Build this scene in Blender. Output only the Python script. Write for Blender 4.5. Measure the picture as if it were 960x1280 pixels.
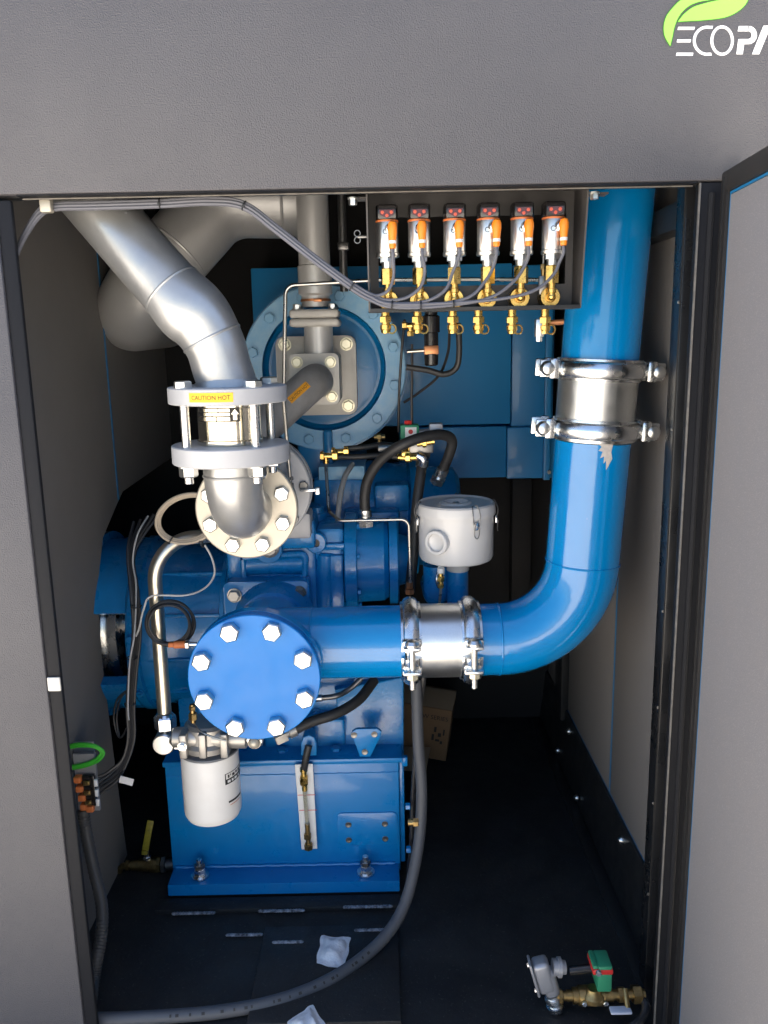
import bpy, bmesh, math, random
from mathutils import Vector, Matrix
random.seed(7)
for o in list(bpy.data.objects): bpy.data.objects.remove(o)
SC = bpy.context.scene
COL = SC.collection
R = math.radians
PI = math.pi

# ------------------------------------------------------------------ camera
F = 1035.0                      # focal length in photo pixels (960 x 1280)
PITCH, ROLL = R(11.7), 0.02
CAM = Vector((0, -1.5, 1.6))
_f = Vector((0, math.cos(PITCH), -math.sin(PITCH)))
_u0 = Vector((0, math.sin(PITCH), math.cos(PITCH)))
_r0 = Vector((1, 0, 0))
_r = _r0*math.cos(ROLL) - _u0*math.sin(ROLL)
_u = _u0*math.cos(ROLL) + _r0*math.sin(ROLL)
cd = bpy.data.cameras.new('camera'); cam = bpy.data.objects.new('camera', cd); COL.objects.link(cam)
m = Matrix.Identity(4)
for i in range(3):
    m[i][0] = _r[i]; m[i][1] = _u[i]; m[i][2] = -_f[i]; m[i][3] = CAM[i]
cam.matrix_world = m
cd.sensor_fit = 'VERTICAL'; cd.sensor_height = 36.0; cd.lens = 36.0*F/1280.0
cd.clip_start = 0.05; cd.clip_end = 500
SC.camera = cam

# ------------------------------------------------------------------ daylight
SUN_EL, SUN_AZ = R(71), R(38)      # sun stands behind the enclosure, a little to the right
w = bpy.data.worlds.new('World'); SC.world = w; w.use_nodes = True
nt = w.node_tree; bg = nt.nodes['Background']
sky = nt.nodes.new('ShaderNodeTexSky'); sky.sky_type = 'NISHITA'; sky.sun_disc = False
sky.sun_elevation = SUN_EL; sky.sun_rotation = SUN_AZ
nt.links.new(sky.outputs[0], bg.inputs[0]); bg.inputs[1].default_value = 0.055
sl = bpy.data.lights.new('sun', 'SUN'); sl.energy = 5.0; sl.angle = R(0.5); sl.color = (1.0, 0.95, 0.88)
sun = bpy.data.objects.new('sun', sl); COL.objects.link(sun)
sd = Vector((math.sin(SUN_AZ)*math.cos(SUN_EL), math.cos(SUN_AZ)*math.cos(SUN_EL), math.sin(SUN_EL)))
sun.rotation_euler = sd.to_track_quat('Z', 'Y').to_euler(); sun.location = (0, 0, 6)
SC.view_settings.view_transform = 'Standard'; SC.view_settings.look = 'None'
SC.view_settings.exposure = 2.68; SC.view_settings.gamma = 1.0
SC.view_settings.use_curve_mapping = False

# ------------------------------------------------------------------ measuring helpers
def ray(x, y): return _f + _r*((x-480)/F) + _u*((640-y)/F)
def P(x, y, Y): d = ray(x, y); return CAM + d*((Y-CAM.y)/d.y)          # photo pixel -> point at depth Y behind the front
def PZ(x, y, Z): d = ray(x, y); return CAM + d*((Z-CAM.z)/d.z)
def PX(x, y, X): d = ray(x, y); return CAM + d*((X-CAM.x)/d.x)
def MP(p): return (Vector(p)-CAM).dot(_f)/F                             # metres per photo pixel at a point
X_, Y_, Z_ = Vector((1,0,0)), Vector((0,1,0)), Vector((0,0,1))

# ------------------------------------------------------------------ materials
MATS = {}
def mk(name, col, rough=0.5, metal=0.0, coat=0.0, bump=None, var=None, rvar=None, spec=0.5, trans=0.0, emit=None, speck=None):
    mt = bpy.data.materials.new(name); mt.use_nodes = True; n = mt.node_tree.nodes; l = mt.node_tree.links
    b = n['Principled BSDF']
    b.inputs['Base Color'].default_value = (*col, 1); b.inputs['Roughness'].default_value = rough
    b.inputs['Metallic'].default_value = metal; b.inputs['Coat Weight'].default_value = coat
    b.inputs['Coat Roughness'].default_value = 0.08
    b.inputs['Specular IOR Level'].default_value = spec; b.inputs['Transmission Weight'].default_value = trans
    tc = n.new('ShaderNodeTexCoord')
    def noise(scale, detail=4, rough_=0.55):
        t = n.new('ShaderNodeTexNoise'); t.inputs['Scale'].default_value = scale
        t.inputs['Detail'].default_value = detail; t.inputs['Roughness'].default_value = rough_
        l.new(tc.outputs['Object'], t.inputs['Vector']); return t
    csock = None
    if var:                                    # (scale, amount, second colour)
        t = noise(var[0], 5, 0.62)
        mr = n.new('ShaderNodeMapRange'); mr.inputs[1].default_value = 0.38; mr.inputs[2].default_value = 0.68
        mr.inputs[3].default_value = 0; mr.inputs[4].default_value = var[1]
        l.new(t.outputs[0], mr.inputs[0])
        mx = n.new('ShaderNodeMix'); mx.data_type = 'RGBA'
        mx.inputs[6].default_value = (*col, 1); mx.inputs[7].default_value = (*var[2], 1)
        l.new(mr.outputs[0], mx.inputs[0]); csock = mx.outputs[2]
    if speck:                                  # (scale, threshold, colour): small grains
        t = noise(speck[0], 2, 0.5)
        mr = n.new('ShaderNodeMapRange'); mr.inputs[1].default_value = speck[1]; mr.inputs[2].default_value = speck[1]+0.12
        l.new(t.outputs[0], mr.inputs[0])
        mx = n.new('ShaderNodeMix'); mx.data_type = 'RGBA'
        if csock: l.new(csock, mx.inputs[6])
        else: mx.inputs[6].default_value = (*col, 1)
        mx.inputs[7].default_value = (*speck[2], 1)
        l.new(mr.outputs[0], mx.inputs[0]); csock = mx.outputs[2]
    if csock: l.new(csock, b.inputs['Base Color'])
    if rvar:                                   # (scale, low, high)
        t = noise(rvar[0], 5, 0.6)
        mr = n.new('ShaderNodeMapRange'); mr.inputs[1].default_value = 0.35; mr.inputs[2].default_value = 0.68
        mr.inputs[3].default_value = rvar[1]; mr.inputs[4].default_value = rvar[2]
        l.new(t.outputs[0], mr.inputs[0]); l.new(mr.outputs[0], b.inputs['Roughness'])
    if bump:                                   # (scale, strength, distance[, second scale])
        t = noise(bump[0], 3, 0.5)
        bp = n.new('ShaderNodeBump'); bp.inputs['Strength'].default_value = bump[1]; bp.inputs['Distance'].default_value = bump[2]
        l.new(t.outputs[0], bp.inputs['Height']); l.new(bp.outputs[0], b.inputs['Normal'])
        if coat: l.new(bp.outputs[0], b.inputs['Coat Normal'])
    if emit:
        b.inputs['Emission Color'].default_value = (*emit[0], 1); b.inputs['Emission Strength'].default_value = emit[1]
    MATS[name] = mt; return mt

mk('panel_grey', (0.075,0.0725,0.080), 0.5, bump=(400,0.9,0.0022), var=(5,0.5,(0.092,0.088,0.094)), rvar=(3,0.40,0.62))
mk('lining_wall', (0.16,0.15,0.143), 0.9, spec=0.2, bump=(420,0.5,0.001), var=(14,0.3,(0.16,0.148,0.14)), speck=(520,0.56,(0.2,0.185,0.175)))
mk('lining_grey', (0.215,0.205,0.210), 0.85, bump=(420,0.5,0.001), var=(14,0.3,(0.235,0.215,0.21)), speck=(520,0.56,(0.29,0.27,0.262)))
mk('lining_dark', (0.18,0.168,0.157), 0.9, bump=(420,0.5,0.001), var=(12,0.3,(0.205,0.19,0.178)))
mk('black_coat', (0.017,0.0172,0.018), 0.34, bump=(260,0.25,0.0007), rvar=(14,0.28,0.5))
mk('black_frame', (0.011,0.0115,0.013), 0.27, bump=(300,0.2,0.0005), rvar=(6,0.2,0.42))
mk('black_floor', (0.018,0.0182,0.0195), 0.6, spec=0.3, bump=(120,0.6,0.0015), var=(6,0.75,(0.030,0.0295,0.029)), speck=(160,0.64,(0.07,0.067,0.062)), rvar=(9,0.45,0.75))
mk('bracket_black', (0.062,0.057,0.055), 0.5, bump=(360,0.3,0.0006), var=(20,0.3,(0.078,0.072,0.069)))
mk('worn_edge', (0.20,0.185,0.165), 0.6, 0.1, var=(60,0.7,(0.09,0.085,0.08)))
mk('edge_trim', (0.030,0.028,0.027), 0.5, 0.1, spec=0.3, var=(25,0.5,(0.02,0.019,0.018)))
mk('seal_black', (0.010,0.0105,0.013), 0.62, spec=0.2, bump=(200,0.2,0.0005))
mk('back_black', (0.017,0.0165,0.017), 0.7, spec=0.2)
mk('rubber', (0.016,0.016,0.017), 0.55, bump=(200,0.2,0.0005))
mk('hose_rubber', (0.020,0.020,0.021), 0.5, bump=(420,0.35,0.0006), var=(40,0.5,(0.034,0.033,0.033)))
mk('blue_tape', (0.012,0.16,0.36), 0.45)
mk('blue_pipe', (0.0005,0.205,0.52), 0.16, coat=0.6, bump=(60,0.16,0.0013), var=(6,0.3,(0.001,0.225,0.56)), rvar=(22,0.10,0.26), speck=(120,0.735,(0.10,0.32,0.58)))
mk('blue_cap', (0.002,0.168,0.52), 0.40, spec=0.4, rvar=(14,0.3,0.5), bump=(60,0.22,0.0014), var=(10,0.35,(0.004,0.195,0.56)))
mk('blue_cast', (0.001,0.190,0.50), 0.33, coat=0.5, bump=(95,0.35,0.0016), var=(13,0.55,(0.002,0.140,0.36)), rvar=(18,0.20,0.48), speck=(95,0.70,(0.10,0.30,0.50)))
mk('blue_tank', (0.0005,0.205,0.54), 0.36, coat=0.35, bump=(45,0.18,0.0012), var=(8,0.45,(0.002,0.180,0.47)), rvar=(16,0.26,0.5), speck=(80,0.72,(0.02,0.13,0.30)))
mk('blue_sep', (0.002,0.175,0.42), 0.36, coat=0.3, bump=(80,0.25,0.0014), var=(9,0.5,(0.003,0.150,0.36)))
mk('blue_ring', (0.20,0.46,0.72), 0.4, coat=0.2, bump=(130,0.3,0.001), var=(26,0.75,(0.32,0.55,0.72)), rvar=(30,0.3,0.55))
mk('blue_sheet', (0.016,0.235,0.54), 0.42, coat=0.2, var=(3,0.5,(0.026,0.275,0.58)))
mk('silver_paint', (0.46,0.46,0.455), 0.40, 0.7, bump=(150,0.22,0.0009), var=(12,0.5,(0.34,0.345,0.355)), rvar=(16,0.3,0.46))
mk('silver_dark', (0.56,0.555,0.545), 0.40, 0.45, bump=(200,0.18,0.0007), var=(9,0.6,(0.48,0.475,0.465)))
mk('flange_grey', (0.44,0.44,0.45), 0.5, 0.15, bump=(200,0.22,0.0007), var=(24,0.4,(0.38,0.38,0.39)))
mk('flange_cream', (0.46,0.42,0.35), 0.42, 0.5, bump=(220,0.2,0.0006), var=(35,0.5,(0.5,0.46,0.39)))
mk('plate_cream', (0.56,0.54,0.50), 0.55, 0.1, bump=(170,0.25,0.0007), var=(22,0.5,(0.43,0.405,0.365)))
mk('branch_grey', (0.32,0.315,0.31), 0.5, 0.2, bump=(170,0.3,0.0008), var=(18,0.5,(0.16,0.155,0.15)))
mk('zinc', (0.78,0.78,0.77), 0.24, 1.0, bump=(150,0.05,0.0004), var=(25,0.3,(0.70,0.70,0.69)), rvar=(20,0.22,0.32))
mk('zinc_sleeve', (0.80,0.79,0.76), 0.30, 1.0, bump=(600,0.12,0.0003), var=(300,0.4,(0.70,0.69,0.66)), rvar=(30,0.30,0.40))
mk('bolt_zinc', (0.74,0.735,0.71), 0.30, 1.0, bump=(300,0.12,0.0004), var=(80,0.4,(0.7,0.7,0.68)))
mk('bolt_cream', (0.80,0.74,0.56), 0.4, 0.7, var=(90,0.5,(0.68,0.62,0.45)))
mk('steel_dark', (0.25,0.245,0.24), 0.35, 0.9, var=(70,0.6,(0.14,0.14,0.14)))
mk('stainless', (0.70,0.64,0.53), 0.34, 1.0, rvar=(40,0.30,0.40))
mk('steel_tube', (0.52,0.49,0.44), 0.3, 1.0, rvar=(50,0.24,0.4))
mk('mirror_steel', (0.82,0.76,0.62), 0.12, 1.0, rvar=(30,0.08,0.2))
mk('brass', (0.80,0.53,0.16), 0.26, 1.0, var=(130,0.6,(0.60,0.37,0.10)), rvar=(70,0.18,0.4))
mk('brass_old', (0.42,0.29,0.12), 0.4, 1.0, var=(110,0.7,(0.2,0.135,0.06)))
mk('copper', (0.62,0.27,0.12), 0.4, 0.8, var=(90,0.5,(0.4,0.16,0.07)))
mk('white_can', (0.80,0.775,0.74), 0.38, coat=0.15, var=(18,0.4,(0.72,0.685,0.64)), rvar=(20,0.28,0.5))
mk('white_enamel', (0.62,0.61,0.60), 0.34, coat=0.3, bump=(120,0.08,0.0008), var=(14,0.35,(0.56,0.55,0.54)))
mk('white_plastic', (0.72,0.71,0.69), 0.5)
mk('filter_head', (0.44,0.42,0.39), 0.42, 0.75, bump=(240,0.3,0.0008), var=(40,0.5,(0.34,0.32,0.30)))
mk('grey_can_top', (0.20,0.20,0.205), 0.5, 0.3, bump=(240,0.3,0.0008))
mk('orange_plug', (0.86,0.24,0.012), 0.38)
mk('orange_dull', (0.62,0.17,0.045), 0.5, var=(60,0.4,(0.45,0.12,0.03)))
mk('head_black', (0.014,0.012,0.012), 0.25, coat=0.4)
mk('display_red', (0.09,0.012,0.008), 0.2, coat=0.5)
mk('button_red', (0.62,0.10,0.055), 0.4)
mk('cable_grey', (0.115,0.118,0.140), 0.5)
mk('cable_pale', (0.30,0.25,0.19), 0.5)
mk('cable_black', (0.018,0.018,0.020), 0.45)
mk('wire_grey', (0.36,0.365,0.37), 0.45)
mk('cable_green', (0.045,0.42,0.03), 0.45)
mk('conduit_grey', (0.072,0.076,0.086), 0.55, bump=(300,0.3,0.0006), var=(30,0.3,(0.086,0.089,0.099)))
mk('conduit_ribbed', (0.05,0.048,0.046), 0.5)
mk('label_yellow', (0.86,0.50,0.02), 0.5)
mk('label_amber', (0.72,0.32,0.02), 0.5)
mk('label_white', (0.80,0.79,0.775), 0.5, var=(70,0.2,(0.6,0.58,0.56)))
mk('label_red', (0.62,0.03,0.025), 0.45)
mk('ink_black', (0.02,0.018,0.016), 0.6)
mk('ink_brown', (0.10,0.055,0.02), 0.6)
mk('logo_green', (0.30,0.80,0.10), 0.5)
mk('logo_green_dark', (0.045,0.145,0.02), 0.5)
mk('logo_white', (0.86,0.86,0.86), 0.5)
mk('coil_green', (0.030,0.26,0.13), 0.5)
mk('die_cast', (0.42,0.42,0.44), 0.42, 0.6, bump=(220,0.25,0.0008), var=(30,0.4,(0.34,0.34,0.355)))
mk('cardboard', (0.20,0.12,0.06), 0.85, var=(25,0.4,(0.16,0.095,0.048)))
mk('cardboard_tape', (0.19,0.145,0.095), 0.5)
mk('packet', (0.78,0.775,0.785), 0.5, bump=(45,0.9,0.008), var=(22,0.55,(0.50,0.50,0.55)))
mk('lever_yellow', (0.30,0.25,0.02), 0.5, var=(90,0.8,(0.12,0.10,0.02)))
mk('lever_white', (0.55,0.58,0.68), 0.45)
mk('glass_tube', (0.72,0.70,0.58), 0.08, trans=0.75)
mk('bare_weld', (0.42,0.42,0.45), 0.5, 0.5, bump=(220,0.8,0.002), var=(90,0.95,(0.03,0.03,0.035)))
mk('scuffed_primer', (0.55,0.50,0.45), 0.7, var=(90,0.7,(0.35,0.34,0.36)))
mk('concrete', (0.50,0.455,0.395), 0.9, var=(1.5,0.5,(0.43,0.395,0.345)))

# ------------------------------------------------------------------ mesh helpers
def basis(ax, ref=None):
    ax = Vector(ax).normalized()
    if ref is None: ref = Vector((0,0,1)) if abs(ax.z) < 0.9 else Vector((0,-1,0))
    e1 = (Vector(ref) - ax*Vector(ref).dot(ax)).normalized()
    return ax, e1, ax.cross(e1)

class MB:
    def __init__(s): s.bm = bmesh.new()
    def _bev(s, geom_edges, bev, seg):
        if bev > 0: bmesh.ops.bevel(s.bm, geom=geom_edges, offset=bev, segments=seg, profile=0.5, affect='EDGES', clamp_overlap=True)
    def lathe(s, o, axis, prof, n=28, ref=None, a0=0.0, a1=2*PI, closed=None):
        ax, e1, e2 = basis(axis, ref); o = Vector(o); bm = s.bm
        full = abs(a1-a0) > 2*PI-1e-4
        k = n if full else n+1
        rings = []
        for (t, r) in prof:
            if r < 1e-6: rings.append([bm.verts.new(o+ax*t)])
            else: rings.append([bm.verts.new(o+ax*t+(e1*math.cos(a0+(a1-a0)*i/n)+e2*math.sin(a0+(a1-a0)*i/n))*r) for i in range(k)])
        for A, B in zip(rings[:-1], rings[1:]):
            for i in range(n):
                j = (i+1) % k if full else i+1
                try:
                    if len(A) == 1 and len(B) == 1: continue
                    if len(A) == 1: bm.faces.new((A[0], B[i], B[j]))
                    elif len(B) == 1: bm.faces.new((A[i], A[j], B[0]))
                    else: bm.faces.new((A[i], A[j], B[j], B[i]))
                except ValueError: pass
        if full:
            if len(rings[0]) > 1 and closed is None: bm.faces.new(rings[0][::-1])
            if len(rings[-1]) > 1 and closed is None: bm.faces.new(rings[-1])
            if closed == 'loop':
                A, B = rings[-1], rings[0]
                for i in range(n):
                    j = (i+1) % n
                    bm.faces.new((A[i], A[j], B[j], B[i]))
        else:
            if closed == 'loop':
                A, B = rings[-1], rings[0]
                for i in range(n): bm.faces.new((A[i], A[i+1], B[i+1], B[i]))
            bm.faces.new([q[0] for q in rings]); bm.faces.new([q[-1] for q in rings][::-1])
        return s
    def cyl(s, a, b, r, n=24, ch=0.0, r2=None):
        a, b = Vector(a), Vector(b); L = (b-a).length; r2 = r if r2 is None else r2
        pr = [(0, r), (L, r2)] if ch <= 0 else [(0, r-ch), (ch, r), (L-ch, r2), (L, r2-ch)]
        return s.lathe(a, b-a, pr, n)
    def tube(s, path, r, n=14, caps=True):
        path = [Vector(p) for p in path]; bm = s.bm
        rs = r if isinstance(r, (list, tuple)) else [r]*len(path)
        t0 = (path[1]-path[0]).normalized(); _, e1, _e = basis(t0)
        rings = []
        for i, p in enumerate(path):
            if i == 0: t = t0
            elif i == len(path)-1: t = (path[-1]-path[-2]).normalized()
            else: t = ((path[i+1]-p).normalized()+(p-path[i-1]).normalized()).normalized()
            e1 = (e1 - t*e1.dot(t)).normalized(); e2 = t.cross(e1)
            rings.append([bm.verts.new(p+(e1*math.cos(2*PI*k/n)+e2*math.sin(2*PI*k/n))*rs[i]) for k in range(n)])
        for A, B in zip(rings[:-1], rings[1:]):
            for i in range(n):
                j = (i+1) % n; bm.faces.new((A[i], A[j], B[j], B[i]))
        if caps: bm.faces.new(rings[0][::-1]); bm.faces.new(rings[-1])
        return s
    def box(s, c, size, bev=0.0, seg=2, rot=None):
        M = Matrix.Translation(Vector(c))
        if rot is not None: M = M @ rot.to_4x4()
        M = M @ Matrix.Diagonal((size[0], size[1], size[2], 1))
        g = bmesh.ops.create_cube(s.bm, size=1.0, matrix=M)
        es = list({e for v in g['verts'] for e in v.link_edges})
        s._bev(es, bev, seg); return s
    def bb(s, a, b, bev=0.0, seg=2):
        a, b = Vector(a), Vector(b)
        return s.box((a+b)/2, [abs(b[i]-a[i]) for i in range(3)], bev, seg)
    def prism(s, pts, vec, bev=0.0, seg=2):
        pts = [Vector(p) for p in pts]; vec = Vector(vec); bm = s.bm
        nrm = Vector((0,0,0))
        for i in range(len(pts)): nrm += pts[i].cross(pts[(i+1) % len(pts)])
        if nrm.dot(vec) > 0: pts = pts[::-1]
        A = [bm.verts.new(p) for p in pts]; B = [bm.verts.new(p+vec) for p in pts]
        f0 = bm.faces.new(A); f1 = bm.faces.new(B[::-1]); n = len(pts)
        for i in range(n): bm.faces.new((A[(i+1) % n], A[i], B[i], B[(i+1) % n]))
        if bev > 0: s._bev(list({e for f in (f0, f1) for e in f.edges}), bev, seg)
        return s
    def hexa(s, o, axis, af, h, ch=None, ref=None, a=0.0):
        rr = af/math.sqrt(3); ch = h*0.14 if ch is None else ch
        ax, e1, e2 = basis(axis, ref)
        e1b = e1*math.cos(a)+e2*math.sin(a)
        return s.lathe(o, axis, [(0, rr), (h-ch, rr), (h, rr*0.86)], 6, ref=e1b)
    def sphere(s, c, r, sc=(1,1,1), nu=20, nv=12):
        pr = [(-r*math.cos(PI*i/nv), r*math.sin(PI*i/nv)) for i in range(nv+1)]
        b0 = len(s.bm.verts); s.lathe((0,0,0), (0,0,1), pr, nu, ref=(1,0,0))
        s.bm.verts.ensure_lookup_table()
        for v in s.bm.verts[b0:]: v.co = Vector((v.co.x*sc[0], v.co.y*sc[1], v.co.z*sc[2])) + Vector(c)
        return s
    def torus(s, c, axis, Rr, r, n=36, k=10, a0=0, a1=2*PI, ref=None):
        ax, e1, e2 = basis(axis, ref)
        pts = [(math.sin(2*PI*i/k)*r, Rr+math.cos(2*PI*i/k)*r) for i in range(k)]
        return s.lathe(c, axis, pts, n, ref=ref, a0=a0, a1=a1, closed='loop')
    def mesh(s, name, org, ang=32):
        bm = s.bm
        bmesh.ops.recalc_face_normals(bm, faces=bm.faces[:])
        bmesh.ops.translate(bm, verts=bm.verts[:], vec=-Vector(org))
        me = bpy.data.meshes.new(name); bm.to_mesh(me); bm.free()
        for p in me.polygons: p.use_smooth = True
        me.set_sharp_from_angle(angle=R(ang))
        return me

ORG = {}
def tag(o, label, cat, group=None, kind=None):
    if label: o['label'] = label
    if cat: o['category'] = cat
    if group: o['group'] = group
    if kind: o['kind'] = kind
    return o
def thing(name, label, cat, loc, group=None):
    o = bpy.data.objects.new(name, None); COL.objects.link(o); o.location = loc; o.empty_display_size = 0.05
    ORG[o] = Vector(loc); return tag(o, label, cat, group)
def part(par, name, mb, mat, label=None, ang=32):
    me = mb.mesh(name, ORG[par], ang); me.materials.append(MATS[mat])
    o = bpy.data.objects.new(name, me); COL.objects.link(o); o.parent = par; ORG[o] = ORG[par]
    if label: o['label'] = label
    return o
def solo(name, mb, mat, label, cat, group=None, kind=None, ang=32):
    vs = [v.co for v in mb.bm.verts]
    lo = Vector([min(v[i] for v in vs) for i in range(3)]); hi = Vector([max(v[i] for v in vs) for i in range(3)])
    org = Vector(((lo.x+hi.x)/2, (lo.y+hi.y)/2, lo.z))
    me = mb.mesh(name, org, ang); me.materials.append(MATS[mat])
    o = bpy.data.objects.new(name, me); COL.objects.link(o); o.location = org; ORG[o] = org
    return tag(o, label, cat, group, kind)
MESHES = {}
def inst(par, name, key, builder, mat, pos, axis, spin=0.0, ref=None):
    kk = (key, mat)
    if kk not in MESHES:
        mb = MB(); builder(mb); me = mb.mesh(name, (0,0,0)); me.materials.append(MATS[mat]); MESHES[kk] = me
    o = bpy.data.objects.new(name, MESHES[kk]); COL.objects.link(o); o.parent = par
    ax, e1, e2 = basis(axis, ref)
    rot = Matrix((e1, e2, ax)).transposed().to_4x4() @ Matrix.Rotation(spin, 4, 'Z')
    o.matrix_local = Matrix.Translation(Vector(pos)-ORG[par]) @ rot
    ORG[o] = ORG[par]; return o
def bolt(par, pos, axis, af=0.03, h=0.016, mat='bolt_zinc', spin=None, washer=True, dome=False, name='bolt'):
    def b(mb):
        if washer: mb.lathe((0,0,0), Z_, [(0, af*0.68), (0.003, af*0.68), (0.003, 0.0)], 20)
        z = 0.003 if washer else 0
        if dome: mb.lathe((0,0,z), Z_, [(0, af*0.62), (h*0.35, af*0.58), (h*0.75, af*0.36), (h, 0.0)], 18)
        else: mb.hexa((0,0,z), Z_, af, h)
    return inst(par, name, ('bolt', af, h, washer, dome), b, mat, pos, axis, random.uniform(0, 1) if spin is None else spin)
def ringpts(c, axis, rad, n, off=0.0, ref=None):
    ax, e1, e2 = basis(axis, ref)
    return [Vector(c)+(e1*math.cos(2*PI*i/n+off)+e2*math.sin(2*PI*i/n+off))*rad for i in range(n)]
def fillet(pts, rad, n=8):
    pts = [Vector(p) for p in pts]; out = [pts[0]]
    rads = rad if isinstance(rad, (list, tuple)) else [rad]*(len(pts)-2)
    for i in range(1, len(pts)-1):
        a, b, c = pts[i-1], pts[i], pts[i+1]; u = (a-b).normalized(); v = (c-b).normalized()
        ang = u.angle(v)
        if ang > PI-0.02: out.append(b); continue
        rr = rads[i-1]; d = min(rr/math.tan(ang/2), (a-b).length*0.98, (c-b).length*0.98); rr = d*math.tan(ang/2)
        bis = (u+v).normalized(); ctr = b+bis*(rr/math.sin(ang/2))
        s0 = b+u*d-ctr; s1 = b+v*d-ctr; tot = s0.angle(s1); axn = s0.cross(s1).normalized()
        for k in range(n+1): out.append(ctr + Matrix.Rotation(tot*k/n, 3, axn) @ s0)
    out.append(pts[-1]); return out
def cr(pts, n=8):
    pts = [Vector(p) for p in pts]; q = [pts[0]*2-pts[1]]+pts+[pts[-1]*2-pts[-2]]; out = []
    for i in range(1, len(q)-2):
        p0, p1, p2, p3 = q[i-1:i+3]
        for k in range(n):
            t = k/n
            out.append(0.5*((2*p1)+(p2-p0)*t+(2*p0-5*p1+4*p2-p3)*t*t+(3*p1-p0-3*p2+p3)*t**3))
    out.append(pts[-1]); return out
def text_into(mb, s, height, fn, xscale=1.0, align='CENTER'):
    cu = bpy.data.curves.new('t', 'FONT'); cu.body = s; cu.size = height*1.38; cu.align_x = align; cu.resolution_u = 3
    ob = bpy.data.objects.new('t', cu); COL.objects.link(ob)
    bpy.context.view_layer.update()
    me = bpy.data.meshes.new_from_object(ob.evaluated_get(bpy.context.evaluated_depsgraph_get()))
    vs = [mb.bm.verts.new(fn(v.co.x*xscale, v.co.y-height*0.5)) for v in me.vertices]
    for p in me.polygons:
        try: mb.bm.faces.new([vs[i] for i in p.vertices])
        except ValueError: pass
    bpy.data.objects.remove(ob); bpy.data.curves.remove(cu); bpy.data.meshes.remove(me)
def struct(name, mb, mat): return solo(name, mb, mat, None, None, None, 'structure')
def cable(name, pts, r, mat, label, cat='cable', group=None, n=8, k=10):
    return solo(name, MB().tube(cr(pts, n), r, k), mat, label, cat, group)

# ================================================================== the setting
HZ = 1.857                     # underside of the header
FL = 0.15                      # enclosure floor
struct('ground', MB().bb((-40,-40,-0.3), (40,40,0)), 'concrete')
fl = struct('floor', MB().bb((-1.45,0.012,0.03), (0.70,1.54,FL)), 'black_floor')
# overlapping floor plates with their stitch welds
for (x0,y0,x1,y1,dz) in [(200,1128,500,1137,0.012),(332,1166,498,1300,0.018)]:
    a = PZ(x0,y0,FL); b = PZ(x1,y1,FL); c = PZ(x1,y0,FL)
    part(fl, 'floor_plate', MB().bb((a.x,max(0.02,b.y),FL-0.001), (c.x,a.y,FL+dz), 0.003), 'black_floor')
def weld_line(x0, x1, y, z):
    a = PZ(x0, y, z); b = PZ(x1, y-0.02*(x1-x0), z); mb = MB(); L = (b-a).length; n = max(4, int(L/0.007))
    for i in range(n):
        q = a.lerp(b, i/(n-1)); mb.sphere(q, 0.0078, (0.9+random.random()*0.4, 0.75, 0.45), 8, 5)
    part(fl, 'weld', mb, 'bare_weld')
for args in [(326,378,1139,FL+0.011),(432,487,1134,FL+0.011),(218,266,1142,FL+0.011),(286,325,1169,FL+0.004),(446,491,1163,FL+0.018),(344,376,1178,FL+0.018)]:
    weld_line(*args)
# left partition with the opening that the drive passes through
prof = [(0.035,FL),(0.66,FL),(0.653,0.21),(0.625,0.5),(0.605,0.784),(0.62,0.97),(0.70,1.09),(0.84,1.155),(0.90,1.18),(1.50,1.2),(1.50,2.36),(0.035,2.36)]
wl = struct('wall_left', MB().prism([(-0.797,y,z) for y,z in prof], (0.03,0,0)), 'lining_dark')
part(wl, 'seam_tape', MB().bb((-0.7665,0.848,1.165), (-0.7645,0.856,2.3)), 'blue_tape')
struct('wall_drive_end', MB().bb((-1.49,0.04,0.03), (-1.452,1.54,2.36)), 'back_black')
struct('wall_back', MB().bb((-1.45,1.502,FL), (0.70,1.54,2.36)), 'back_black')
wr = struct('wall_right', MB().bb((0.624,0.045,FL), (0.66,1.5,2.36)), 'black_coat')
part(wr, 'lining_panel', MB().bb((0.6190,0.16,0.342), (0.6235,PX(766,900,0.62).y-0.003,2.3), 0.001), 'lining_wall')
part(wr, 'lining_panel', MB().bb((0.619,PX(766,900,0.62).y+0.004,0.342), (0.6235,1.15,2.3), 0.001), 'lining_wall')
part(wr, 'lining_panel', MB().bb((0.619,1.26,0.342), (0.6235,1.49,2.3), 0.001), 'lining_wall')
part(wr, 'seam_tape', MB().bb((0.6182,PX(766,900,0.62).y-0.004,0.346), (0.6225,PX(766,900,0.62).y+0.005,2.29)), 'blue_tape')
part(wr, 'seam_tape', MB().bb((0.6182,0.17,0.339), (0.6225,1.15,0.3435)), 'blue_tape')
part(wr, 'rear_post', MB().bb((0.595,1.153,0.30), (0.6235,1.257,2.3), 0.004), 'black_coat')
part(wr, 'top_rail', MB().bb((0.575,0.16,1.80), (0.6235,1.15,1.852), 0.004), 'black_coat')
struct('ceiling', MB().bb((-1.5,0.035,2.362), (1.40,1.6,2.40)), 'panel_grey')

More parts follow.
